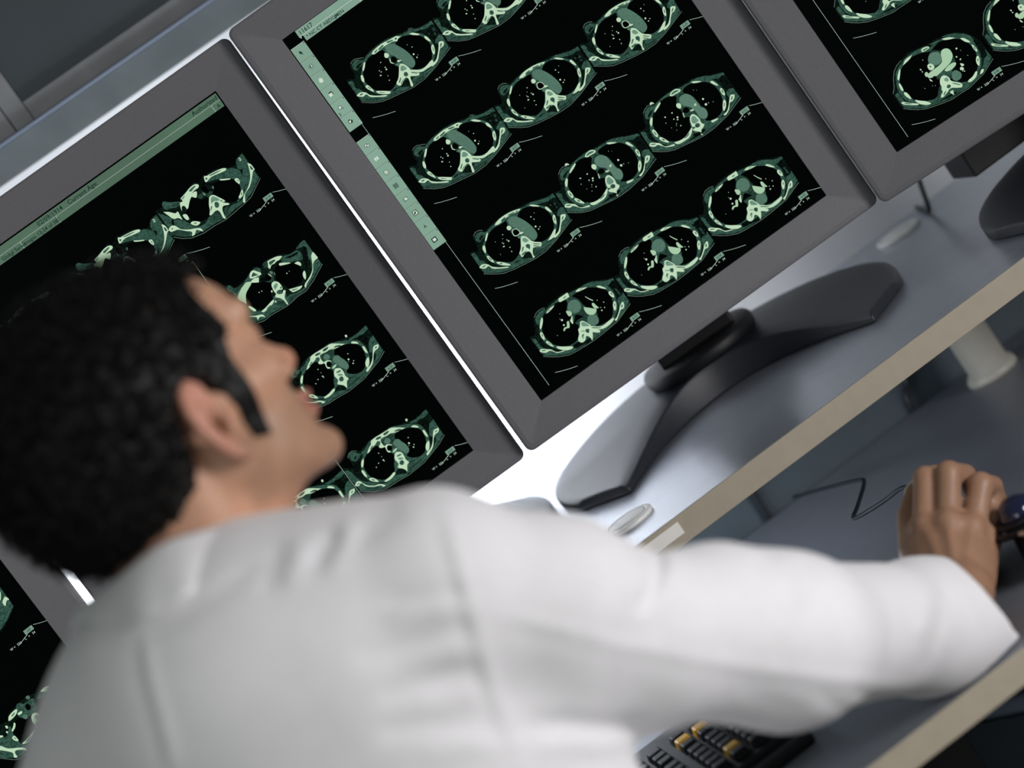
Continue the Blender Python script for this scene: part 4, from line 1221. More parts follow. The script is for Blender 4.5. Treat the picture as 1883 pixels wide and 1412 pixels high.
monitor(0.5376, 2.5337, 1.2621, -0.1362, -0.0145, 'grey monitor in the middle showing scans 6:24 to 6:35 beside a tool column', display_center)
monitor(0.1241, 2.5929, 1.2546, -0.0888, -0.0093, 'grey monitor directly behind the man, dated bar along the top of its screen', draw_left)
monitor(-0.296, 2.545, 1.2546, rad(8), -0.012, 'grey monitor cut by the lower left corner, below and behind the collar', draw_farleft)
rm = monitor(0.9283, 2.4023, 1.2662, -0.4538, -0.0145, 'darker grey monitor in the top right corner, turned inwards, showing scan 6:45', draw_right, 0.057, -0.040)
bm = bmesh.new()
box(bm, 0.873, 0.965, 2.60, 2.665, 0.963, 1.10)
bm.transform((Matrix.Translation((0.9283, 2.4023, SH_Z)) @ Matrix.Rotation(-0.4538, 4, 'Z')).inverted())
finish(bm, 'connector_block', M_black, rm, bev=0.002)
tag(tube('monitor_cable', M_cable, None, catmull([(0.906, 2.80, 1.03), (0.894, 2.80, 0.985), (0.884, 2.80, 0.955), (0.877, 2.80, 0.9285), (0.880, 2.82, 0.9235), (0.888, 2.87, 0.9235)], 8), 0.0028),
    'thin dark cable dropping behind the rightmost monitor onto the shelf', 'cable')

# ------------------------------------------------------------------ sculpting by distance fields (smooth organic bodies)


def smin(a, b, k):
    h = np.clip(0.5 + 0.5 * (b - a) / k, 0, 1)
    return b * (1 - h) + a * h - k * h * (1 - h)


def smax(a, b, k):
    return -smin(-a, -b, k)


def s_cone(P, a, b, ra, rb):
    a, b = np.asarray(a, float), np.asarray(b, float)
    d = b - a
    L2 = float(d @ d)
    t = np.clip(((P - a) @ d) / L2, 0, 1)
    return np.linalg.norm(P - a - t[:, None] * d, axis=1) - (ra + (rb - ra) * t)


def s_ell(P, c, ax, rr):
    """ellipsoid; ax = three unit axes (rows)"""
    q = (P - np.asarray(c)) @ np.asarray(ax).T
    rr = np.asarray(rr)
    k0 = np.linalg.norm(q / rr, axis=1)
    k1 = np.linalg.norm(q / (rr * rr), axis=1)
    return k0 * (k0 - 1) / np.maximum(k1, 1e-9)


def s_chain(P, pts, rs):
    d = None
    for i in range(len(pts) - 1):
        q = s_cone(P, pts[i], pts[i + 1], rs[i], rs[i + 1])
        d = q if d is None else np.minimum(d, q)
    return d


def surface(f, lo, hi, h, lvl=0.0):
    """surface nets on the cells near the zero set; returns verts, quads"""
    lo, hi = np.asarray(lo, float), np.asarray(hi, float)
    st = 8
    H = h * st
    nb = np.ceil((hi - lo) / H).astype(int)
    gi = np.stack(np.meshgrid(*[np.arange(n) for n in nb], indexing='ij'), -1).reshape(-1, 3)
    ctr = lo + (gi + 0.5) * H
    d = f(ctr)
    gi = gi[np.abs(d) < H * 0.87 * 1.35 + 0.012]
    sub = np.stack(np.meshgrid(*[np.arange(2)] * 3, indexing='ij'), -1).reshape(-1, 3)
    for lev in (4, 2, 1):
        gi = (gi[:, None, :] * 2 + sub[None]).reshape(-1, 3)
        hh = h * lev
        d = f(lo + (gi + 0.5) * hh)
        gi = gi[np.abs(d) < hh * 0.87 * 1.9 + (0.007 if lev > 1 else 0.0)]
    N = nb * st + 2
    key = lambda g: (g[..., 0] * N[1] + g[..., 1]) * N[2] + g[..., 2]
    corner = gi[:, None, :] + sub[None]
    ck = key(corner)
    uk, inv = np.unique(ck.reshape(-1), return_inverse=True)
    ux = np.stack([uk // (N[1] * N[2]), (uk // N[2]) % N[1], uk % N[2]], -1)
    val = f(lo + ux * h)
    cv = val[inv].reshape(-1, 8)
    act = (cv.min(1) < 0) & (cv.max(1) >= 0)
    gi, cv, corner = gi[act], cv[act], corner[act]
    acc = np.zeros((len(gi), 3))
    cnt = np.zeros(len(gi))
    edges = [(a, b) for a in range(8) for b in range(8) if a < b and bin(a ^ b).count('1') == 1]
    for a, b in edges:
        m_ = (cv[:, a] < 0) != (cv[:, b] < 0)
        t = cv[:, a] / np.where(m_, cv[:, a] - cv[:, b], 1)
        p = corner[:, a] + t[:, None] * (corner[:, b] - corner[:, a])
        acc[m_] += p[m_]
        cnt[m_] += 1
    V = lo + acc / cnt[:, None] * h
    k = key(gi)
    o = np.argsort(k)
    V, k, gi, cv = V[o], k[o], gi[o], cv[o]
    Q = []
    E = np.eye(3, dtype=int)
    for ax in range(3):
        bb = {0: 4, 1: 2, 2: 1}[ax]
        m_ = (cv[:, 0] < 0) != (cv[:, bb] < 0)
        g = gi[m_]
        sgn = cv[m_, 0] < 0
        u, v = E[(ax + 1) % 3], E[(ax + 2) % 3]
        idx = []
        ok = np.ones(len(g), bool)
        for off in (0 * u, -u, -u - v, -v):
            kk = key(g + off)
            j = np.clip(np.searchsorted(k, kk), 0, len(k) - 1)
            ok &= k[j] == kk
            idx.append(j)
        idx = np.stack(idx, -1)[ok]
        s_ = sgn[ok]
        idx[~s_] = idx[~s_][:, ::-1]
        Q.append(idx)
    return V, np.concatenate(Q)


def relax(V, Q, it=2, w=0.5):
    a = np.concatenate([Q[:, 0], Q[:, 1], Q[:, 2], Q[:, 3]])
    b = np.concatenate([Q[:, 1], Q[:, 2], Q[:, 3], Q[:, 0]])
    for _ in range(it):
        s_ = np.zeros_like(V)
        c_ = np.zeros(len(V))
        np.add.at(s_, a, V[b])
        np.add.at(s_, b, V[a])
        np.add.at(c_, a, 1)
        np.add.at(c_, b, 1)
        V = V + w * (s_ / np.maximum(c_, 1)[:, None] - V)
    return V


def mesh_from(V, Q, name, mt, parent=None, color=None):
    me = bpy.data.meshes.new(name)
    me.from_pydata([tuple(map(float, v)) for v in V], [], [tuple(map(int, q)) for q in Q])
    me.materials.append(mt)
    me.polygons.foreach_set('use_smooth', [True] * len(me.polygons))
    if color is not None:
        ca = me.color_attributes.new('tint', 'FLOAT_COLOR', 'POINT')
        ca.data.foreach_set('color', np.concatenate([color, np.ones((len(color), 1))], 1).astype(np.float32).ravel())
    me.update()
    o = bpy.data.objects.new(name, me)
    COL.objects.link(o)
    if parent is not None:
        o.parent = parent
    return o


def wob(P, s, seed=0.0):
    x, y, z = P[:, 0] * s, P[:, 1] * s, P[:, 2] * s
    return (np.sin(x * 1.7 + 1.3 * np.sin(y * 1.1 + seed) + seed) + np.sin(y * 1.9 + 1.2 * np.sin(z * 1.3 + 2.1) + seed * 2) + np.sin(z * 1.6 + 1.4 * np.sin(x * 1.2 + 0.7) + seed * 3)) / 3


def px(P):
    """direction of points as seen on the view plane, with distance"""
    q = P - CAM
    z = q @ FW
    return 941.5 + FPX * (q @ XI) / z, 706.0 - FPX * (q @ YI) / z, z


def poly_dist(X, Y, pts):
    """distance in the view plane to a polyline and the fraction along it"""
    best = np.full(len(X), 1e9)
    frac = np.zeros(len(X))
    n = len(pts) - 1
    for i in range(n):
        (ax, ay), (bx_, by_) = pts[i], pts[i + 1]
        dx, dy = bx_ - ax, by_ - ay
        t = np.clip(((X - ax) * dx + (Y - ay) * dy) / (dx * dx + dy * dy), 0, 1)
        d = np.hypot(X - ax - t * dx, Y - ay - t * dy)
        m_ = d < best
        best[m_] = d[m_]
        frac[m_] = (i + t[m_]) / n
    return best, frac

# ------------------------------------------------------------------ the radiologist
ZH = 1.95
PH = rad(28)
g_ax = 0.79 * XI + 0.61 * YI          # straight ahead of the face, flattened
g_ax = g_ax / np.linalg.norm(g_ax)
Qd = 0.61 * XI - 0.79 * YI            # down along the face
Qd = Qd / np.linalg.norm(Qd)
Pf = math.cos(PH) * g_ax + math.sin(PH) * FW      # towards the nose
Sr = math.sin(PH) * g_ax - math.cos(PH) * FW      # towards the right ear
HC = W(385, 775, ZH - 0.075 * math.cos(PH)) - 0.078 * Sr
HAX = np.array([Pf, Qd, Sr])


def hp(p, q, s):
    return HC + p * Pf + q * Qd + s * Sr


NECK0 = hp(-0.030, 0.045, 0.0)
NECK1 = W(352, 1080, 1.935)


def head_field(P):
    L = (P - HC) @ HAX.T
    Lm = L.copy()
    Lm[:, 2] = np.abs(L[:, 2])
    I3 = np.eye(3)
    d = s_ell(Lm, (-0.010, -0.048, 0), I3, (0.095, 0.083, 0.073))
    d = smin(d, s_ell(Lm, (0.046, -0.060, 0), I3, (0.054, 0.052, 0.060)), 0.02)      # forehead
    d = smin(d, s_ell(Lm, (0.044, 0.002, 0), I3, (0.050, 0.066, 0.056)), 0.02)       # mid face
    d = smin(d, s_ell(Lm, (0.050, 0.038, 0), I3, (0.043, 0.032, 0.044)), 0.015)      # jaw front
    d = smin(d, s_cone(Lm, (0.010, 0.030, 0.050), (0.072, 0.056, 0.018), 0.018, 0.015), 0.014)   # jaw bone
    d = smin(d, s_cone(Lm, (0.006, 0.000, 0.058), (0.010, 0.030, 0.051), 0.013, 0.017), 0.014)
    d = smin(d, s_ell(Lm, (0.089, 0.059, 0), I3, (0.0170, 0.0150, 0.020)), 0.012)    # chin
    d = smin(d, s_cone(Lm, (0.020, -0.008, 0.060), (0.068, -0.008, 0.044), 0.012, 0.017), 0.014)  # cheek bone
    d = smax(d, -s_ell(Lm, (0.100, -0.036, 0.032), I3, (0.020, 0.0135, 0.017)), 0.010)          # eye socket
    d = smin(d, s_cone(Lm, (0.0875, -0.054, 0.006), (0.081, -0.055, 0.044), 0.0105, 0.0105), 0.008)   # brow ridge
    d = smin(d, s_ell(Lm, (0.080, -0.036, 0.0315), I3, (0.0125, 0.0115, 0.0125)), 0.003)         # eyeball with lids
    d = smin(d, s_cone(Lm, (0.0835, -0.044, 0), (0.1060, -0.011, 0), 0.0085, 0.0092), 0.008)     # nose bridge
    d = smin(d, s_ell(Lm, (0.1065, -0.0085, 0), I3, (0.0105, 0.0092, 0.0100)), 0.006)            # nose tip
    d = smin(d, s_ell(Lm, (0.0960, -0.0030, 0.0125), I3, (0.0105, 0.0080, 0.0068)), 0.004)        # wing
    d = smin(d, s_ell(Lm, (0.0965, 0.0210, 0), I3, (0.0105, 0.0060, 0.022)), 0.006)               # upper lip
    d = smin(d, s_ell(Lm, (0.0955, 0.0330, 0), I3, (0.0105, 0.0062, 0.019)), 0.005)               # lower lip
    d = smax(d, -s_ell(Lm, (0.1075, 0.0268, 0), I3, (0.011, 0.0016, 0.022)), 0.002)
    # neck, throat and the muscle behind the ear
    n = s_cone(P, NECK0, NECK1, 0.055, 0.056)
    n = smin(n, s_cone(P, hp(0.020, 0.050, 0), W(430, 1080, 1.97), 0.036, 0.044), 0.03)
    n = smin(n, s_cone(P, hp(-0.030, 0.020, 0.045), W(470, 1060, 1.93), 0.018, 0.013), 0.012)
    d = smin(d, n, 0.020)
    # ears: plate standing off the skull, hollowed, with a rolled rim
    a = rad(22)
    E = np.array([[math.cos(a), 0, math.sin(a) * -1.0], [0, 1, 0], [math.sin(a), 0, math.cos(a)]])
    tl = rad(-8)
    T = np.array([[math.cos(tl), math.sin(tl), 0], [-math.sin(tl), math.cos(tl), 0], [0, 0, 1]])
    E = T @ E
    ec = np.array((-0.001, 0.002, 0.077))
    q = (Lm - ec) @ E.T
    ear = s_ell(q, (0.001, 0.0, 0.003), I3, (0.0165, 0.0300, 0.0055))
    rim = [(0.012, -0.012, 0.003), (0.011, -0.024, 0.005), (0.003, -0.0315, 0.007), (-0.008, -0.028, 0.008), (-0.0155, -0.016, 0.009), (-0.0170, 0.000, 0.009), (-0.013, 0.014, 0.008), (-0.006, 0.025, 0.006), (0.003, 0.0315, 0.005), (0.0095, 0.030, 0.003)]
    ear = smin(ear, s_chain(q, rim, [.0034, .0038, .0042, .0042, .0042, .0042, .0042, .0048, .0058, .0048]), 0.004)
    ear = smin(ear, s_chain(q, [(0.004, -0.019, 0.006), (-0.006, -0.012, 0.008), (-0.0085, 0.002, 0.008), (-0.003, 0.015, 0.007), (0.004, 0.018, 0.006)], [.0024, .003, .003, .003, .003]), 0.003)
    ear = smax(ear, -s_ell(q, (0.0030, 0.0035, 0.008), I3, (0.0090, 0.0130, 0.0100)), 0.0025)
    d = smax(d, -s_ell(q, (0.0055, 0.0055, -0.002), I3, (0.0052, 0.0062, 0.0100)), 0.002)
    ear = smin(ear, s_ell(q, (0.0135, 0.005, 0.005), I3, (0.0045, 0.0065, 0.0045)), 0.003)
    ear = smax(ear, -s_chain(q, [(0.004, -0.025, 0.0125), (-0.010, -0.018, 0.014), (-0.0128, 0.0, 0.0145), (-0.009, 0.014, 0.0135)], [.002, .0024, .0024, .002]), 0.002)
    d = smin(d, ear, 0.0035)
    return d


# torso, right arm, hand ------------------------------------------------
ZU = 0.04   # the forearm lies slightly further than the elbow
SHO = W(850, 1112, 1.86)
ELB = W(1440, 1196, 1.99)
WRI = W(1772, 1090, 2.26)
H0 = 2.335


def hw(x, y, dz=0.0):
    return W(x, y, H0 + dz)


def hand_field(P):
    # metacarpal fan
    d = None
    for (ax, ay, az, ar), (bx_, by_, bz, br) in (((1738, 1085, -0.06, .017), (1700, 978, -0.006, .0125)), ((1755, 1085, -0.065, .018), (1742, 972, -0.016, .0135)),
                                                 ((1775, 1088, -0.065, .0175), (1784, 978, -0.014, .0125)), ((1792, 1088, -0.06, .016), (1817, 992, 0.0, .0115))):
        q = s_cone(P, hw(ax, ay, az), hw(bx_, by_, bz), ar, br)
        d = q if d is None else smin(d, q, 0.010)
    d = smin(d, s_cone(P, hw(1758, 1000, 0.002), hw(1765, 1060, -0.04), 0.020, 0.022), 0.015)
    # knuckles and tendons
    for x, y, z, r in ((1700, 968, -0.012, .0105), (1743, 962, -0.022, .0115), (1786, 968, -0.020, .0110), (1818, 984, -0.006, .0100)):
        d = smin(d, s_ell(P, hw(x, y, z), np.eye(3), (r, r, r)), 0.008)
    for (a, b) in (((1741, 1062, -0.078), (1704, 975, -0.0225)), ((1757, 1062, -0.082), (1744, 970, -0.034)), ((1774, 1062, -0.082), (1786, 975, -0.031))):
        d = smin(d, s_cone(P, hw(*a), hw(*b), 0.0022, 0.0026), 0.005)
    # thumb along the left of the controller
    th = s_chain(P, [hw(1722, 1072, -0.045), hw(1684, 1015, -0.004), hw(1672, 950, 0.028), hw(1682, 905, 0.052)], [.0170, .0150, .0110, .0085])
    d = smin(d, th, 0.010)
    # fingers: near phalanx up to the bent joint, then curling down and away
    for ch, rs in (([(1700, 975, -0.006), (1701, 880, 0.018), (1722, 872, 0.048), (1738, 896, 0.060)], (.0110, .0102, .0088, .0075)),
                   ([(1743, 970, -0.014), (1744, 872, 0.008), (1776, 872, 0.036), (1784, 896, 0.054)], (.0118, .0112, .0092, .0078)),
                   ([(1790, 975, -0.012), (1803, 893, 0.006), (1826, 893, 0.030), (1832, 916, 0.044)], (.0112, .0112, .0090, .0078)),
                   ([(1818, 990, 0.0), (1822, 925, 0.024), (1833, 915, 0.046), (1837, 930, 0.056)], (.0100, .0092, .0080, .0070))):
        q = s_chain(P, [hw(*c) for c in ch], list(rs))
        j = ch[1]
        q = smin(q, s_ell(P, hw(j[0], j[1] - 1, j[2] + 0.001), np.eye(3), (rs[1] * 1.04,) * 3), 0.003)
        d = smin(d, q, 0.0035)
    return d


def arm_field(P):
    d = s_cone(P, SHO, ELB, 0.050, 0.040)
    d = smin(d, s_cone(P, ELB, WRI, 0.040, 0.0235), 0.02)
    return d


LSH, LEL, LWR = np.array([-0.186, 1.908, 1.070]), np.array([-0.240, 1.880, 0.835]), np.array([-0.075, 2.115, 0.795])
LAX = (LWR - LEL) / np.linalg.norm(LWR - LEL)


def left_arm_field(P):
    """left arm, hand lying on the keyboard"""
    d = s_cone(P, LSH, LEL, 0.048, 0.040)
    d = smin(d, s_cone(P, LEL, LWR, 0.040, 0.024), 0.02)
    f = np.array([0.58, 0.81, 0.0])
    f = f / np.linalg.norm(f)
    r_ = np.array([f[1], -f[0], 0.0])
    o = LWR + 0.010 * f
    kn = []
    for k, off in enumerate((-0.034, -0.011, 0.011, 0.031)):
        b = o + 0.078 * f + off * r_ + np.array([0, 0, -0.004 - 0.002 * abs(k - 1.5)])
        kn.append(b)
        d = smin(d, s_cone(P, o + off * 0.45 * r_, b, 0.0165, 0.0120), 0.010)
    for b, L, off in zip(kn, (0.072, 0.082, 0.086, 0.080), (-0.006, -0.002, 0.002, 0.006)):
        p1 = b + f * L * 0.45 + off * r_ + np.array([0, 0, 0.004])
        p2 = p1 + f * L * 0.33 + np.array([0, 0, -0.010])
        p3 = p2 + f * L * 0.20 + np.array([0, 0, -0.006])
        d = smin(d, s_chain(P, [b, p1, p2, p3], [0.0105, 0.0092, 0.0082, 0.0070]), 0.004)
    t0 = o + 0.012 * f + 0.020 * r_ + np.array([0, 0, -0.004])
    d = smin(d, s_chain(P, [t0, t0 + 0.040 * f + 0.028 * r_, t0 + 0.068 * f + 0.034 * r_ + np.array([0, 0, -0.006]), t0 + 0.090 * f + 0.030 * r_ + np.array([0, 0, -0.008])], [0.0150, 0.0125, 0.0098, 0.0080]), 0.008)
    return d


def torso_in(P):
    d = s_cone(P, W(450, 1410, 1.93), W(830, 2040, 1.92), 0.080, 0.10)
    d = smin(d, s_cone(P, W(700, 1270, 1.90), W(1200, 1930, 1.92), 0.080, 0.095), 0.04)
    d = smin(d, s_cone(P, W(540, 1350, 1.93), W(1010, 2000, 1.92), 0.090, 0.105), 0.04)
    d = smin(d, s_cone(P, W(470, 1230, 1.93), W(850, 1112, 1.87), 0.038, 0.050), 0.02)
    d = smin(d, s_cone(P, W(420, 1300, 1.94), W(180, 1640, 1.91), 0.036, 0.046), 0.02)
    d = smin(d, s_cone(P, W(380, 1120, 1.94), W(500, 1330, 1.94), 0.048, 0.060), 0.02)
    return d


def body_field(P):
    d = head_field(P)
    d = smin(d, torso_in(P), 0.010)
    d = smin(d, arm_field(P), 0.02)
    d = smin(d, hand_field(P), 0.012)
    d = smin(d, left_arm_field(P), 0.012)
    return d


PTS = np.array([hp(0, -0.14, 0), hp(-.12, 0, 0), hp(.13, 0, 0), hp(0, 0, .1), hp(0, 0, -.1), W(830, 2040, 1.8), W(1250, 1950, 2.05), W(0, 1700, 1.8), W(0, 1700, 2.05), WRI, hw(1700, 850, .08), hw(1850, 900, .08), hw(1650, 1000, -.05), W(350, 2000, 1.8), LEL, LWR + np.array([0.15, 0.2, 0.0])])
blo, bhi = PTS.min(0) - 0.07, PTS.max(0) + 0.07
# the body in one continuous mesh: a fine field, then a warp-free relax
V, Q = surface(body_field, blo, bhi, 0.0028)
V = relax(V, Q, 1, 0.5)


def lin(r, g, b):
    return np.array(srgb(r, g, b)[:3])


def skin_color(V):
    L = (V - HC) @ HAX.T
    p, q, s = L[:, 0], L[:, 1], np.abs(L[:, 2])
    c = np.tile(lin(200, 152, 124), (len(V), 1))

    def mix(mask, col, a):
        nonlocal c
        w = (np.clip(mask, 0, 1) * a)[:, None]
        c = c * (1 - w) + lin(*col) * w
    head = np.clip((0.13 - q) / 0.02, 0, 1) * (np.linalg.norm(L, axis=1) < 0.19)
    mix(head * np.clip((s - 0.077) / 0.006, 0, 1), (206, 142, 124), 0.7)                       # ear
    mix(head * np.exp(-((p - 0.108) ** 2 + (q + 0.003) ** 2 + L[:, 2] ** 2) / 0.013 ** 2), (206, 124, 104), 0.5)   # nose
    beard = head * np.clip((q - 0.006) / 0.018, 0, 1) * np.clip((p + 0.005) / 0.012, 0, 1) * np.clip((0.075 - q) / 0.01, 0, 1)
    mix(beard, (150, 118, 96), 0.55)
    lips = head * np.exp(-((q - 0.027) ** 2) / 0.009 ** 2) * np.clip((p - 0.088) / 0.005, 0, 1) * np.clip((0.026 - s) / 0.005, 0, 1)
    mix(lips, (176, 98, 90), 0.8)
    brow = head * np.exp(-((q + 0.0555 + (s - 0.025) ** 2 * 4) ** 2) / 0.0042 ** 2) * np.clip((s - 0.008) / 0.004, 0, 1) * np.clip((0.050 - s) / 0.004, 0, 1) * np.clip((p - 0.06) / 0.01, 0, 1)
    mix(brow, (30, 22, 18), 0.9)
    lash = head * np.exp(-((q + 0.0345) ** 2) / 0.0018 ** 2) * np.exp(-((s - 0.0315) ** 2) / 0.013 ** 2) * np.clip((p - 0.082) / 0.003, 0, 1)
    mix(lash, (25, 18, 16), 0.9)
    # hand a little deeper in colour, knuckles redder
    hd = np.clip((V @ np.array([1.0, 0, 0]) - 0.44) / 0.03, 0, 1)
    hd = np.maximum(hd, np.clip((V[:, 1] - 2.05) / 0.02, 0, 1))
    mix(hd, (160, 122, 98), 0.95)
    return c


man = mesh_from(V, Q, 'person', M_skin, None, skin_color(V))
tag(man, 'man seen from behind in a white coat, curly black hair, arm reaching right', 'person')


# hair -------------------------------------------------------------------
def hair_field(P):
    L = (P - HC) @ HAX.T
    p, q, s = L[:, 0], L[:, 1], np.abs(L[:, 2])
    Lm = np.stack([p, q, s], 1)
    e = s_ell(Lm, (-0.020, -0.048, 0), np.eye(3), (0.116, 0.098, 0.090))
    e = smin(e, s_ell(Lm, (-0.052, -0.004, 0), np.eye(3), (0.062, 0.052, 0.068)), 0.03)
    e = smin(e, s_ell(Lm, (0.040, -0.086, 0), np.eye(3), (0.052, 0.045, 0.060)), 0.02)
    e = e - 0.0030 * wob(P, 230) - 0.0022 * wob(P, 420, 1.7)
    # hairline: forehead, temple, round the ear, nape
    a = smax(p - 0.086 + np.clip(s, 0, 1) * 0.25, -(q + 0.094) * -1.0, 0.004)
    top = smax(q + 0.096, p - 0.093 + 0.3 * np.clip(s - 0.02, 0, 1), 0.006)
    lim = np.interp(q, [-0.1, -0.08, -0.066, -0.050, -0.040, -0.025, 0.0], [0.062, 0.057, 0.060, 0.066, 0.053, 0.047, 0.046])
    side = np.maximum(p - np.where(s > 0.03, lim, 0.05), q - 0.004)
    back = smax(p + 0.020 + 0.30 * np.clip(q - 0.01, 0, 1), q - 0.072, 0.006)
    keep = smin(smin(top, side, 0.006), back, 0.006)
    ear = s_ell(Lm, (0.0015, 0.008, 0.085), np.eye(3), (0.024, 0.0385, 0.040))
    ear2 = s_cone(Lm, (0.004, 0.02, 0.075), (-0.004, 0.09, 0.070), 0.016, 0.022)
    d = smax(e, keep, 0.006)
    d = smax(d, -smin(ear, ear2, 0.005), 0.006)
    # side burn: close to the skin
    hd = head_field(P)
    cp = np.interp(q, [-0.03, 0.0, 0.018, 0.030], [0.0390, 0.0375, 0.0365, 0.0330])
    sb_ = np.maximum(np.abs(p - cp) - 0.0096, np.abs(q + 0.008) - 0.038 - 0.25 * (p - 0.034))
    sb_ = smax(np.maximum(hd - 0.0026 - 0.0008 * wob(P, 500), -0.05 + 0 * hd), sb_ * 1.0, 0.002)
    sb_ = np.where(s > 0.03, sb_, 0.05)
    return smin(d, sb_, 0.003)


hpts = np.array([hp(a_, b_, c_) for a_ in (-.15, .11) for b_ in (-.155, .08) for c_ in (-.1, .1)])
Vh, Qh = surface(hair_field, hpts.min(0) - .01, hpts.max(0) + .01, 0.003)
hair = mesh_from(Vh, Qh, 'hair', M_hair, man)
# loose curls standing off the hair: small helices
rng = np.random.default_rng(5)
me = hair.data
fn = np.cross(Vh[Qh[:, 1]] - Vh[Qh[:, 0]], Vh[Qh[:, 2]] - Vh[Qh[:, 0]])
fn /= np.maximum(np.linalg.norm(fn, axis=1), 1e-12)[:, None]
fc = Vh[Qh].mean(1)
Lh = (fc - HC) @ HAX.T
outer = hair_field(fc + fn * 0.004) > 0.002
notburn = ~((Lh[:, 0] > 0.012) & (Lh[:, 1] > -0.040)) & outer
cand = np.where(notburn & (head_field(fc) > 0.006))[0]
pick = rng.choice(cand, size=min(5200, len(cand)), replace=False)
CV, CF = [], []
for i in pick:
    n_ = fn[i]
    t1 = np.cross(n_, (0.3, 0.5, 0.81))
    t1 /= np.linalg.norm(t1)
    t2 = np.cross(n_, t1)
    an = rng.uniform(0, 6.28)
    u1 = math.cos(an) * t1 + math.sin(an) * t2
    u2 = np.cross(n_, u1)
    R_ = rng.uniform(0.0022, 0.0042)
    turns = rng.uniform(0.7, 1.3)
    base = fc[i] - n_ * 0.002
    K = 7
    prev = None
    for k in range(K):
        t = k / (K - 1)
        a_ = t * turns * 6.28
        c_ = base + n_ * (0.001 + 0.0075 * t * R_ / 0.003 + R_ * (1 - math.cos(a_)) * 0.6) + u1 * R_ * math.sin(a_) + u2 * (t - 0.5) * 0.005
        r_ = 0.00085 * (1 - 0.6 * t)
        b0 = len(CV)
        for (ca, sa) in ((1, 0), (-0.5, 0.87), (-0.5, -0.87)):
            CV.append(c_ + r_ * (ca * u2 + sa * (n_ * math.cos(a_) + u1 * math.sin(a_))))
        if prev is not None:
            for j in range(3):
                CF.append((prev + j, prev + (j + 1) % 3, b0 + (j + 1) % 3, b0 + j))
        prev = b0
m2 = bpy.data.meshes.new('hair')
off = len(Vh)
m2.from_pydata([tuple(map(float, v)) for v in Vh] + [tuple(map(float, v)) for v in CV], [], [tuple(map(int, q)) for q in Qh] + [tuple(off + j for j in q) for q in CF])
m2.materials.append(M_hair)
m2.polygons.foreach_set('use_smooth', [True] * len(m2.polygons))
hair.data = m2
hair['label'] = 'short thick curly black hair with long side burn'

# ------------------------------------------------------------------ the white coat
CUFN = 0.745 * XI + 0.667 * YI + 0.06 * FW
CUFN = CUFN / np.linalg.norm(CUFN)
CUFP = W(1793, 1090, 2.22)

# folds: polyline in the view, height (m, + ridge, - groove), half width (px), start/end fade
FOLDS = [
    ([(815, 925), (835, 1010), (868, 1130), (905, 1270), (965, 1420)], 0.0019, 15),          # armhole seam ridge
    ([(800, 930), (818, 1015), (850, 1135), (888, 1275), (945, 1420)], -0.0014, 12),
    ([(880, 1122), (1000, 1150), (1150, 1188), (1400, 1232), (1560, 1252), (1700, 1260)], 0.0016, 11),  # sleeve seam
    ([(885, 1140), (1000, 1170), (1150, 1208), (1400, 1250), (1560, 1268)], -0.0004, 14),
    ([(860, 1082), (790, 1096), (690, 1112)], -0.0019, 15),
    ([(865, 1112), (800, 1122), (700, 1135)], 0.0016, 18),
    ([(880, 1150), (820, 1162), (720, 1195), (640, 1212)], -0.0021, 18),
    ([(885, 1190), (820, 1200), (720, 1225)], 0.0016, 19),
    ([(890, 1232), (830, 1240), (760, 1265), (680, 1280)], -0.0021, 18),
    ([(900, 1275), (830, 1285), (750, 1300)], 0.0014, 20),
    ([(925, 1335), (850, 1330), (760, 1335), (690, 1350)], -0.0025, 20),
    ([(940, 1375), (860, 1372), (760, 1390)], 0.0016, 19),
    ([(620, 970), (600, 1020), (578, 1045)], -0.0033, 18),                                    # pleats beside the collar
    ([(655, 950), (622, 1010), (600, 1060)], 0.0023, 19),
    ([(560, 985), (540, 1040), (535, 1080)], 0.0021, 19),
    ([(745, 935), (700, 960), (640, 1010)], -0.0014, 22),
    ([(520, 995), (500, 1060), (480, 1090)], -0.0013, 19),
    ([(258, 1150), (275, 1250), (300, 1340), (322, 1430)], 0.0017, 12),                        # back seam
    ([(246, 1150), (262, 1250), (287, 1340), (309, 1430)], -0.0010, 11),
    ([(150, 1215), (230, 1175), (330, 1135), (420, 1080), (500, 1010)], -0.0016, 19),
    ([(1192, 1003), (1212, 1035), (1202, 1080), (1165, 1135)], -0.0052, 11),
    ([(1230, 1005), (1240, 1040), (1228, 1085)], 0.0021, 19),
    ([(1385, 1015), (1410, 1060), (1435, 1110)], -0.0016, 22),
    ([(1470, 1020), (1490, 1070), (1520, 1130)], -0.0016, 24),
    ([(1430, 1015), (1450, 1070), (1475, 1120)], 0.0014, 20),
    ([(1730, 1060), (1735, 1120), (1715, 1190), (1690, 1245)], -0.0014, 14),
    ([(1705, 1060), (1705, 1120), (1690, 1180)], 0.0013, 16),
    ([(960, 1340), (1040, 1330), (1120, 1338), (1200, 1330)], -0.0039, 18),                   # deep crease under the arm
    ([(970, 1370), (1060, 1372), (1150, 1372)], 0.0025, 22),
    ([(1240, 1130), (1180, 1160), (1100, 1165)], -0.0010, 22),
    ([(1560, 1265), (1600, 1285), (1640, 1290)], -0.0013, 11),
    ([(1500, 1270), (1540, 1300), (1580, 1310)], -0.0013, 11),
    ([(1350, 1255), (1420, 1290), (1480, 1320)], -0.0010, 22),
]


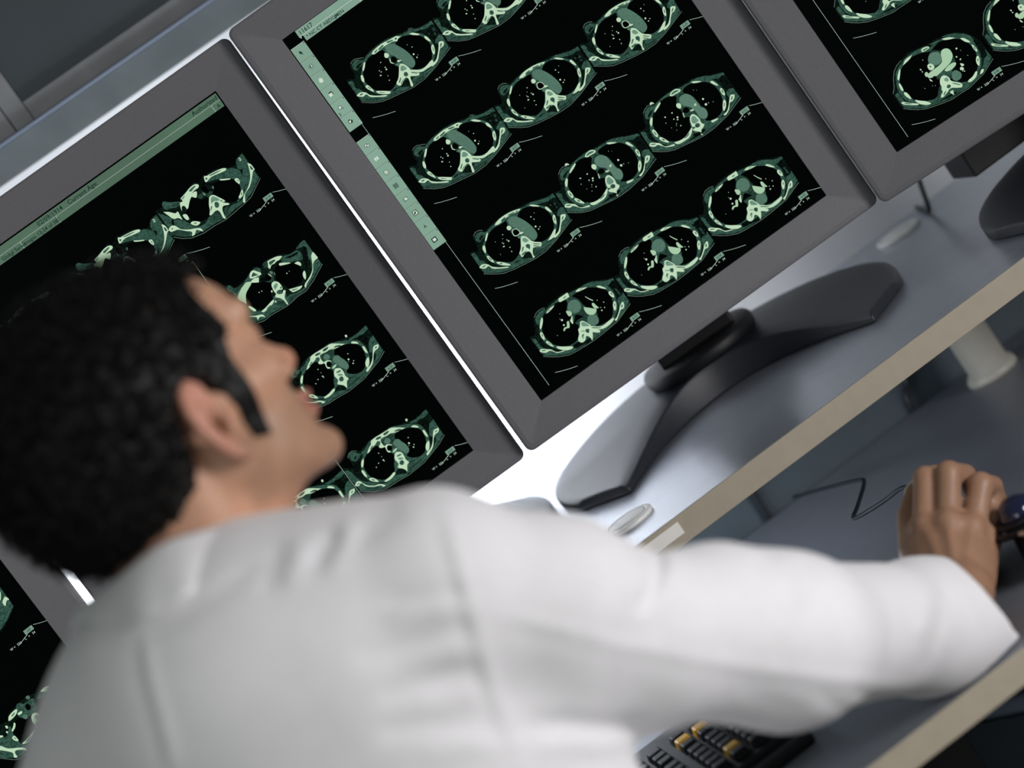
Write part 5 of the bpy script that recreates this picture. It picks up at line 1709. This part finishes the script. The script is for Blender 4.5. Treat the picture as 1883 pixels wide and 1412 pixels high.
def coat_outer(P):
    d = s_cone(P, W(372, 1372, 1.92), W(830, 2040, 1.92), 0.116, 0.118)
    d = smin(d, s_cone(P, W(700, 1235, 1.89), W(1190, 1930, 1.92), 0.108, 0.112), 0.05)
    d = smin(d, s_cone(P, W(500, 1285, 1.90), W(1010, 2000, 1.92), 0.121, 0.12), 0.05)
    # shoulders
    d = smin(d, s_cone(P, W(318, 1258, 1.92), W(130, 1610, 1.90), 0.058, 0.064), 0.035)
    d = smin(d, s_cone(P, W(318, 1258, 1.92), W(480, 1140, 1.90), 0.058, 0.055), 0.03)
    d = smin(d, s_cone(P, W(480, 1140, 1.90), W(790, 1085, 1.865), 0.055, 0.066), 0.035)
    d = smin(d, s_ell(P, W(805, 990, 1.87), np.eye(3), (0.030, 0.030, 0.030)), 0.02)
    # sleeve
    s_ = s_cone(P, W(845, 1118, 1.86), W(1020, 1131, 1.88), 0.072, 0.0665)
    s_ = smin(s_, s_cone(P, W(1020, 1131, 1.88), W(1195, 1178, 1.91), 0.0665, 0.0570), 0.02)
    s_ = smin(s_, s_cone(P, W(1195, 1178, 1.91), W(1320, 1163, 1.95), 0.0570, 0.0605), 0.02)
    s_ = smin(s_, s_cone(P, W(1320, 1163, 1.95), W(1440, 1178, 1.99), 0.0605, 0.0605), 0.02)
    s_ = smin(s_, s_cone(P, W(1440, 1178, 1.99), W(1700, 1152, 2.19), 0.0590, 0.050), 0.03)
    s_ = smin(s_, s_cone(P, W(1700, 1152, 2.19), W(1880, 1118, 2.26), 0.050, 0.0425), 0.03)
    s_ = smin(s_, s_cone(P, W(1000, 1285, 1.88), W(1165, 1265, 1.92), 0.050, 0.026), 0.03)
    d = smin(d, s_, 0.022)
    # left sleeve
    l_ = s_cone(P, LSH, LEL, 0.062, 0.055)
    l_ = smin(l_, s_cone(P, LEL, LWR + 0.03 * LAX, 0.055, 0.046), 0.03)
    l_ = np.maximum(l_, (P - LWR + 0.012 * LAX) @ LAX)
    d = smin(d, l_, 0.015)
    return d


def coat_field(P):
    d = coat_outer(P)
    near = np.abs(d) < 0.03
    if near.any():
        X, Y, Z = px(P[near])
        add = np.zeros(near.sum())
        for pts, amp, w in FOLDS:
            bd, fr = poly_dist(X, Y, pts)
            add += amp * np.exp(-(bd / w) ** 2) * np.clip(np.minimum(fr, 1 - fr) * 6, 0.15, 1)
        add += 0.0012 * wob(P[near], 28, 0.4)
        # folds belong to the side of the coat they are seen on
        gr = (coat_outer(P[near] + 0.002 * FW) - d[near]) / 0.002
        add *= np.clip(-gr * 1.6 + 0.55, 0, 1)
        d = d.copy()
        d[near] -= add
    # neck opening
    n = s_cone(P, NECK0, NECK1, 0.061, 0.064)
    n = np.maximum(n, (P - W(352, 1120, 1.93)) @ (W(352, 1120, 1.93) - NECK0) / 0.05 * 0 + n)
    top = s_cone(P, W(250, 850, 1.95), W(335, 1015, 1.95), 0.060, 0.060)
    d = smax(d, -top, 0.006)
    # cuff: cut and hollow it
    cut = (P - CUFP) @ CUFN
    inner = s_cone(P, W(1440, 1178, 1.99), W(1700, 1152, 2.19), 0.052, 0.0430)
    inner = np.minimum(inner, s_cone(P, W(1700, 1152, 2.19), W(1900, 1114, 2.27), 0.0430, 0.0360))
    inner = np.maximum(inner, -0.06 - cut)
    far_ = (P @ np.array([1.0, 0, 0])) > 0.3
    cut = np.where(far_, cut, -1.0)
    d = np.maximum(d, cut)
    d = np.where(far_, np.maximum(d, -inner), d)
    li = np.maximum(s_cone(P, LEL + 0.12 * LAX, LWR + 0.05 * LAX, 0.040, 0.036), (LWR - 0.05 * LAX - P) @ LAX)
    d = np.maximum(d, -li)
    # the cuffs rest on the desk
    d = np.where((P @ np.array([0, 1.0, 0]) > 2.03), np.maximum(d, DK_Z + 0.0012 - P[:, 2]), d)
    return d


cp_ = np.array([W(0, 1100, 1.75), W(0, 1800, 1.75), W(800, 2150, 1.75), W(1300, 2050, 2.1), W(1860, 1150, 2.3), W(1750, 1000, 2.3), W(800, 880, 1.8), W(300, 950, 2.05), W(0, 1700, 2.05), LEL - 0.02, LWR])
Vc, Qc = surface(coat_field, cp_.min(0) - .06, cp_.max(0) + .06, 0.0036)
Vc = relax(Vc, Qc, 2, 0.5)
coat = mesh_from(Vc, Qc, 'lab_coat', M_coat, man)

# the turned down collar round the neck
CT = [((150, 1150, 2.00), (156, 1215, 1.985)), ((138, 1124, 1.935), (146, 1212, 1.90)), ((200, 1076, 1.875), (212, 1172, 1.838)), ((288, 1008, 1.862), (318, 1112, 1.815)),
      ((372, 978, 1.868), (400, 1056, 1.832)), ((436, 971, 1.885), (456, 1016, 1.860)), ((498, 983, 1.925), (508, 1001, 1.912)), ((512, 1015, 1.985), (522, 1040, 1.975)),
      ((420, 1070, 2.035), (420, 1110, 2.03)), ((250, 1140, 2.04), (250, 1190, 2.03))]
tp = catmull([W(*a) for a, b in CT], 8, True)
bt = catmull([W(*b) for a, b in CT], 8, True)
ctr = sum(tp) / len(tp)
bm = bmesh.new()
n = len(tp)
rows = []
for k in range(n):
    a, b = tp[k], bt[k]
    ax_ = NECK1 - NECK0
    ax_ = ax_ / np.linalg.norm(ax_)
    o_ = a - ctr
    o_ = o_ - (o_ @ ax_) * ax_
    o_ = o_ / np.linalg.norm(o_)
    prof = []
    for t in (0.0, 0.12, 0.35, 0.6, 0.85, 1.0):
        bulge = 0.004 * math.sin(math.pi * t) + 0.0012 * math.sin(k * 0.9 + 3 * t) * t
        prof.append(a * (1 - t) + b * t + o_ * bulge)
    prof.append(prof[-1] - o_ * 0.003)
    prof.append(a * 0.35 + b * 0.65 - o_ * 0.004)
    prof.append(a * 0.9 + b * 0.1 - o_ * 0.006)
    prof.append(a - ax_ * 0.0018 - o_ * 0.0035)
    rows.append([bm.verts.new(tuple(q)) for q in prof])
K = len(rows[0])
for k in range(n):
    A_, B_ = rows[k], rows[(k + 1) % n]
    for j in range(K):
        bm.faces.new((A_[j], A_[(j + 1) % K], B_[(j + 1) % K], B_[j]))
collar = finish(bm, 'collar', M_coat, coat, smooth=True)

# ------------------------------------------------------------------ things on the lower desk
# pale upright hand controller under the palm
def ctl_field(P):
    a, b = W(1722, 985, 2.375), W(1697, 912, 2.40)
    d = s_cone(P, (a[0], a[1], DK_Z + 0.026), tuple(a + 0.0 * FW), 0.025, 0.024)
    d = smin(d, s_cone(P, tuple(a), tuple(b), 0.022, 0.016), 0.012)
    d = smin(d, s_cone(P, tuple(b), tuple(W(1682, 905, 2.425)), 0.014, 0.0095), 0.008)
    d = smin(d, s_ell(P, (a[0], a[1] + 0.008, DK_Z + 0.012), np.eye(3), (0.036, 0.052, 0.0118)), 0.008)
    d = smax(d, -(hand_field(P) - 0.0006), 0.002)
    return np.maximum(d, DK_Z + 0.0004 - P[:, 2])


a_ = W(1735, 985, 2.385)
Vm, Qm = surface(ctl_field, a_ - np.array([.09, .09, .10]), a_ + np.array([.09, .14, .10]), 0.0022)
Vm = relax(Vm, Qm, 2)
mouse = mesh_from(Vm, Qm, 'hand_controller', M_beige)
tag(mouse, 'pale beige hand controller held under the man\'s palm with a thin cord', 'controller')
pc = [W(1684, 900, 2.438), W(1672, 896, 2.46), W(1655, 899, 2.50), W(1620, 925, 2.56), W(1571, 953, 2.63), W(1577, 930, 2.66), W(1589, 888, 2.70), W(1578, 883, 2.72), W(1520, 897, 2.80), W(1480, 908, 2.90), W(1459, 914, 2.925)]
pc[4] = np.array([pc[4][0], pc[4][1], max(pc[4][2], DK_Z + 0.003)])
for i, q in enumerate(pc):
    if q[2] < DK_Z + 0.003:
        q[2] = DK_Z + 0.003
cordp = catmull(pc, 6)
cordp = [(q[0], q[1], max(q[2], DK_Z + 0.0022)) for q in cordp]
tube('cord', M_cable, mouse, cordp, 0.0021, 8)

# dark ball controller to the right of the hand
TBX, TBY = 0.655, 2.172
tb = empty('trackball', (TBX, TBY, DK_Z + 0.0003))
bcx, bcy, bcz = W(1872, 944, 2.322) - np.array([TBX, TBY, DK_Z + 0.0003])
lathe('housing', M_black, tb, [(0.0, 0.0), (0.071, 0.0), (0.074, 0.004), (0.072, 0.020), (0.0705, 0.036), (0.0, 0.036)], n=64)
lathe('top_cover', M_black, tb, [(0.0, 0.0362), (0.067, 0.0362), (0.065, 0.041), (0.056, 0.046), (0.030, 0.050), (0.0, 0.052)], n=64)
bm = bmesh.new()
bmesh.ops.create_icosphere(bm, subdivisions=4, radius=0.0172)
finish(bm, 'ball', M_ball, tb, smooth=True, loc=(bcx, bcy, bcz))
bm = bmesh.new()
for rr_, hh in ((0.0200, -0.002), (0.0265, -0.007)):
    ring = [(bcx + rr_ * math.cos(t * 6.2832 / 40), bcy + rr_ * math.sin(t * 6.2832 / 40), bcz + hh) for t in range(41)]
    tube_bm(bm, ring, 0.0035, 8)
finish(bm, 'ball_ring', M_black, tb, smooth=True)
lathe('base_rim', M_chrome, tb, [(0.0676, 0.0364), (0.0722, 0.0364), (0.0728, 0.0385), (0.0710, 0.0412), (0.0680, 0.0412), (0.0676, 0.0364)], n=64)
tag(tb, 'black controller with a glossy blue-black ball at the right image edge beside the hand', 'trackball')

# keyboard under the arm
kb = empty('keyboard', (0.12, 2.195, DK_Z + 0.0003), 0.0)
KBX0, KBX1, KBY1 = -0.30, 0.224, 0.212
bxo('case', M_key, kb, KBX0, KBX1, -0.010, KBY1, 0.0, 0.017, 0.004, 3)
bxo('palm_rest', M_black, kb, KBX0, KBX1, -0.030, -0.0105, 0.0, 0.012, 0.004, 3)
proto = None
YELLOW = ((6, 3), (6, 2), (1, 2))
pit = 0.0193
left_keys = bmesh.new()
for r_ in range(8):
    y_ = 0.012 + r_ * pit + (0.006 if r_ >= 5 else 0)
    for c_ in range(26):
        x_ = KBX1 - 0.016 - c_ * pit - (0.006 if c_ > 3 else 0)
        if c_ > 11:
            if x_ > KBX0 + 0.012:
                box(left_keys, x_ - .0078, x_ + .0078, y_ - .0078, y_ + .0078, 0.0170, 0.0248)
            continue
        if proto is None:
            bm = bmesh.new()
            b0 = [(-.0085, -.0085, 0), (.0085, -.0085, 0), (.0085, .0085, 0), (-.0085, .0085, 0)]
            b1 = [(-.0064, -.0060, .008), (.0064, -.0060, .008), (.0064, .0072, .008), (-.0064, .0072, .008)]
            v0 = [bm.verts.new(q) for q in b0]
            v1 = [bm.verts.new(q) for q in b1]
            bm.faces.new(v0)
            bm.faces.new(v1)
            for k in range(4):
                bm.faces.new((v0[k], v0[(k + 1) % 4], v1[(k + 1) % 4], v1[k]))
            proto = finish(bm, 'key', M_key, kb, bev=0.0012)
            kk = proto
            kyel = proto.data.copy()
            kyel.materials[0] = M_keyy
        else:
            kk = proto.copy()
            COL.objects.link(kk)
            kk.parent = kb
        kk.location = (x_, y_, 0.0168)
        if (r_, c_) in YELLOW:
            kk.data = kyel
            kk['label'] = 'yellow key'
lk = finish(left_keys, 'keys', M_key, kb, bev=0.0012)
lk['kind'] = 'stuff'
tag(kb, 'black keyboard with a few yellow keys under the white sleeve', 'keyboard')

# dark computer case under the desk at the right
pcx = empty('computer_case', (0.475, 2.24, 0.0), rad(-62))
bxo('case', M_case, pcx, -0.02, 0.40, 0.0, 0.19, 0.012, 0.700, 0.006, 3)
for zz in (0.690, 0.680, 0.640):
    bxo('rib', M_case, pcx, -0.018, 0.398, -0.004, 0.0, zz, zz + 0.004, 0.0015)
bxo('handle_bar', M_trim, pcx, 0.0, 0.34, -0.016, 0.0, 0.652, 0.668, 0.006, 3)
for fx in (0.0, 0.38):
    for fy in (0.03, 0.16):
        bxo('foot', M_black, pcx, fx - 0.012, fx + 0.012, fy - 0.012, fy + 0.012, 0.0, 0.0122, 0.002)
tag(pcx, 'dark computer case standing under the desk in the lower right corner', 'computer')
# ------------------------------------------------------------------ trousers, shoes and the stool he sits on
HIPC = (W(830, 2040, 1.92) + W(1200, 1930, 1.92)) / 2


def leg_field(P):
    h = HIPC + np.array([0.0, -0.01, -0.045])
    d = s_ell(P, h, np.eye(3), (0.165, 0.115, 0.085))
    for sx in (-1, 1):
        a = h + np.array([sx * 0.085, 0.02, 0.0])
        k = np.array([h[0] + sx * 0.15, 2.30, 0.585])
        f = np.array([h[0] + sx * 0.15, 2.29, 0.11])
        q = smin(s_cone(P, a, k, 0.078, 0.058), s_cone(P, k, f, 0.058, 0.045), 0.02)
        d = smin(d, q, 0.03)
    return d


M_trou = mat('dark_trouser_cloth', srgb(44, 46, 54), 0.85, noise=0.1, nscale=80)
h_ = HIPC
Vt, Qt = surface(leg_field, h_ + np.array([-.32, -.22, -.70]), h_ + np.array([.32, .58, .12]), 0.007)
trou = mesh_from(relax(Vt, Qt, 2), Qt, 'trousers', M_trou, man)
for sx in (-1, 1):
    x_ = h_[0] + sx * 0.15

    def shoe_field(P, x_=x_):
        d = s_cone(P, (x_, 2.27, 0.045), (x_ + sx * 0.02, 2.43, 0.035), 0.040, 0.034)
        d = smin(d, s_cone(P, (x_, 2.28, 0.05), (x_, 2.29, 0.10), 0.038, 0.036), 0.02)
        return np.maximum(d, 0.0006 - P[:, 2])
    Vs, Qs = surface(shoe_field, np.array([x_ - .1, 2.17, -.02]), np.array([x_ + .1, 2.53, .18]), 0.005)
    mesh_from(relax(Vs, Qs, 1), Qs, 'shoe', M_black, man)
stool = empty('stool', (h_[0], h_[1] - 0.03, 0.0))
sz = float(Vt[:, 2][(np.abs(Vt[:, 0] - h_[0]) < 0.05) & (np.abs(Vt[:, 1] - h_[1]) < 0.08)].min()) + 0.004
lathe('seat', M_key, stool, [(0.0, sz - 0.06), (0.17, sz - 0.06), (0.19, sz - 0.045), (0.19, sz - 0.015), (0.17, sz), (0.0, sz)])
lathe('column', M_chrome, stool, [(0.0, 0.07), (0.03, 0.07), (0.03, 0.3), (0.02, 0.3), (0.02, sz - 0.061), (0.0, sz - 0.061)], n=24)
for k in range(5):
    a_ = k * 2 * math.pi / 5 + 0.3
    tube('leg', M_black, stool, [(0.025 * math.cos(a_), 0.025 * math.sin(a_), 0.085), (0.25 * math.cos(a_), 0.25 * math.sin(a_), 0.06)], 0.013, 8)
    bm = bmesh.new()
    bmesh.ops.create_uvsphere(bm, u_segments=16, v_segments=10, radius=0.026)
    bm.transform(Matrix.Translation((0.25 * math.cos(a_), 0.25 * math.sin(a_), 0.0265)))
    finish(bm, 'castor', M_black, stool, smooth=True)
tag(stool, 'dark round stool under the seated man', 'stool')
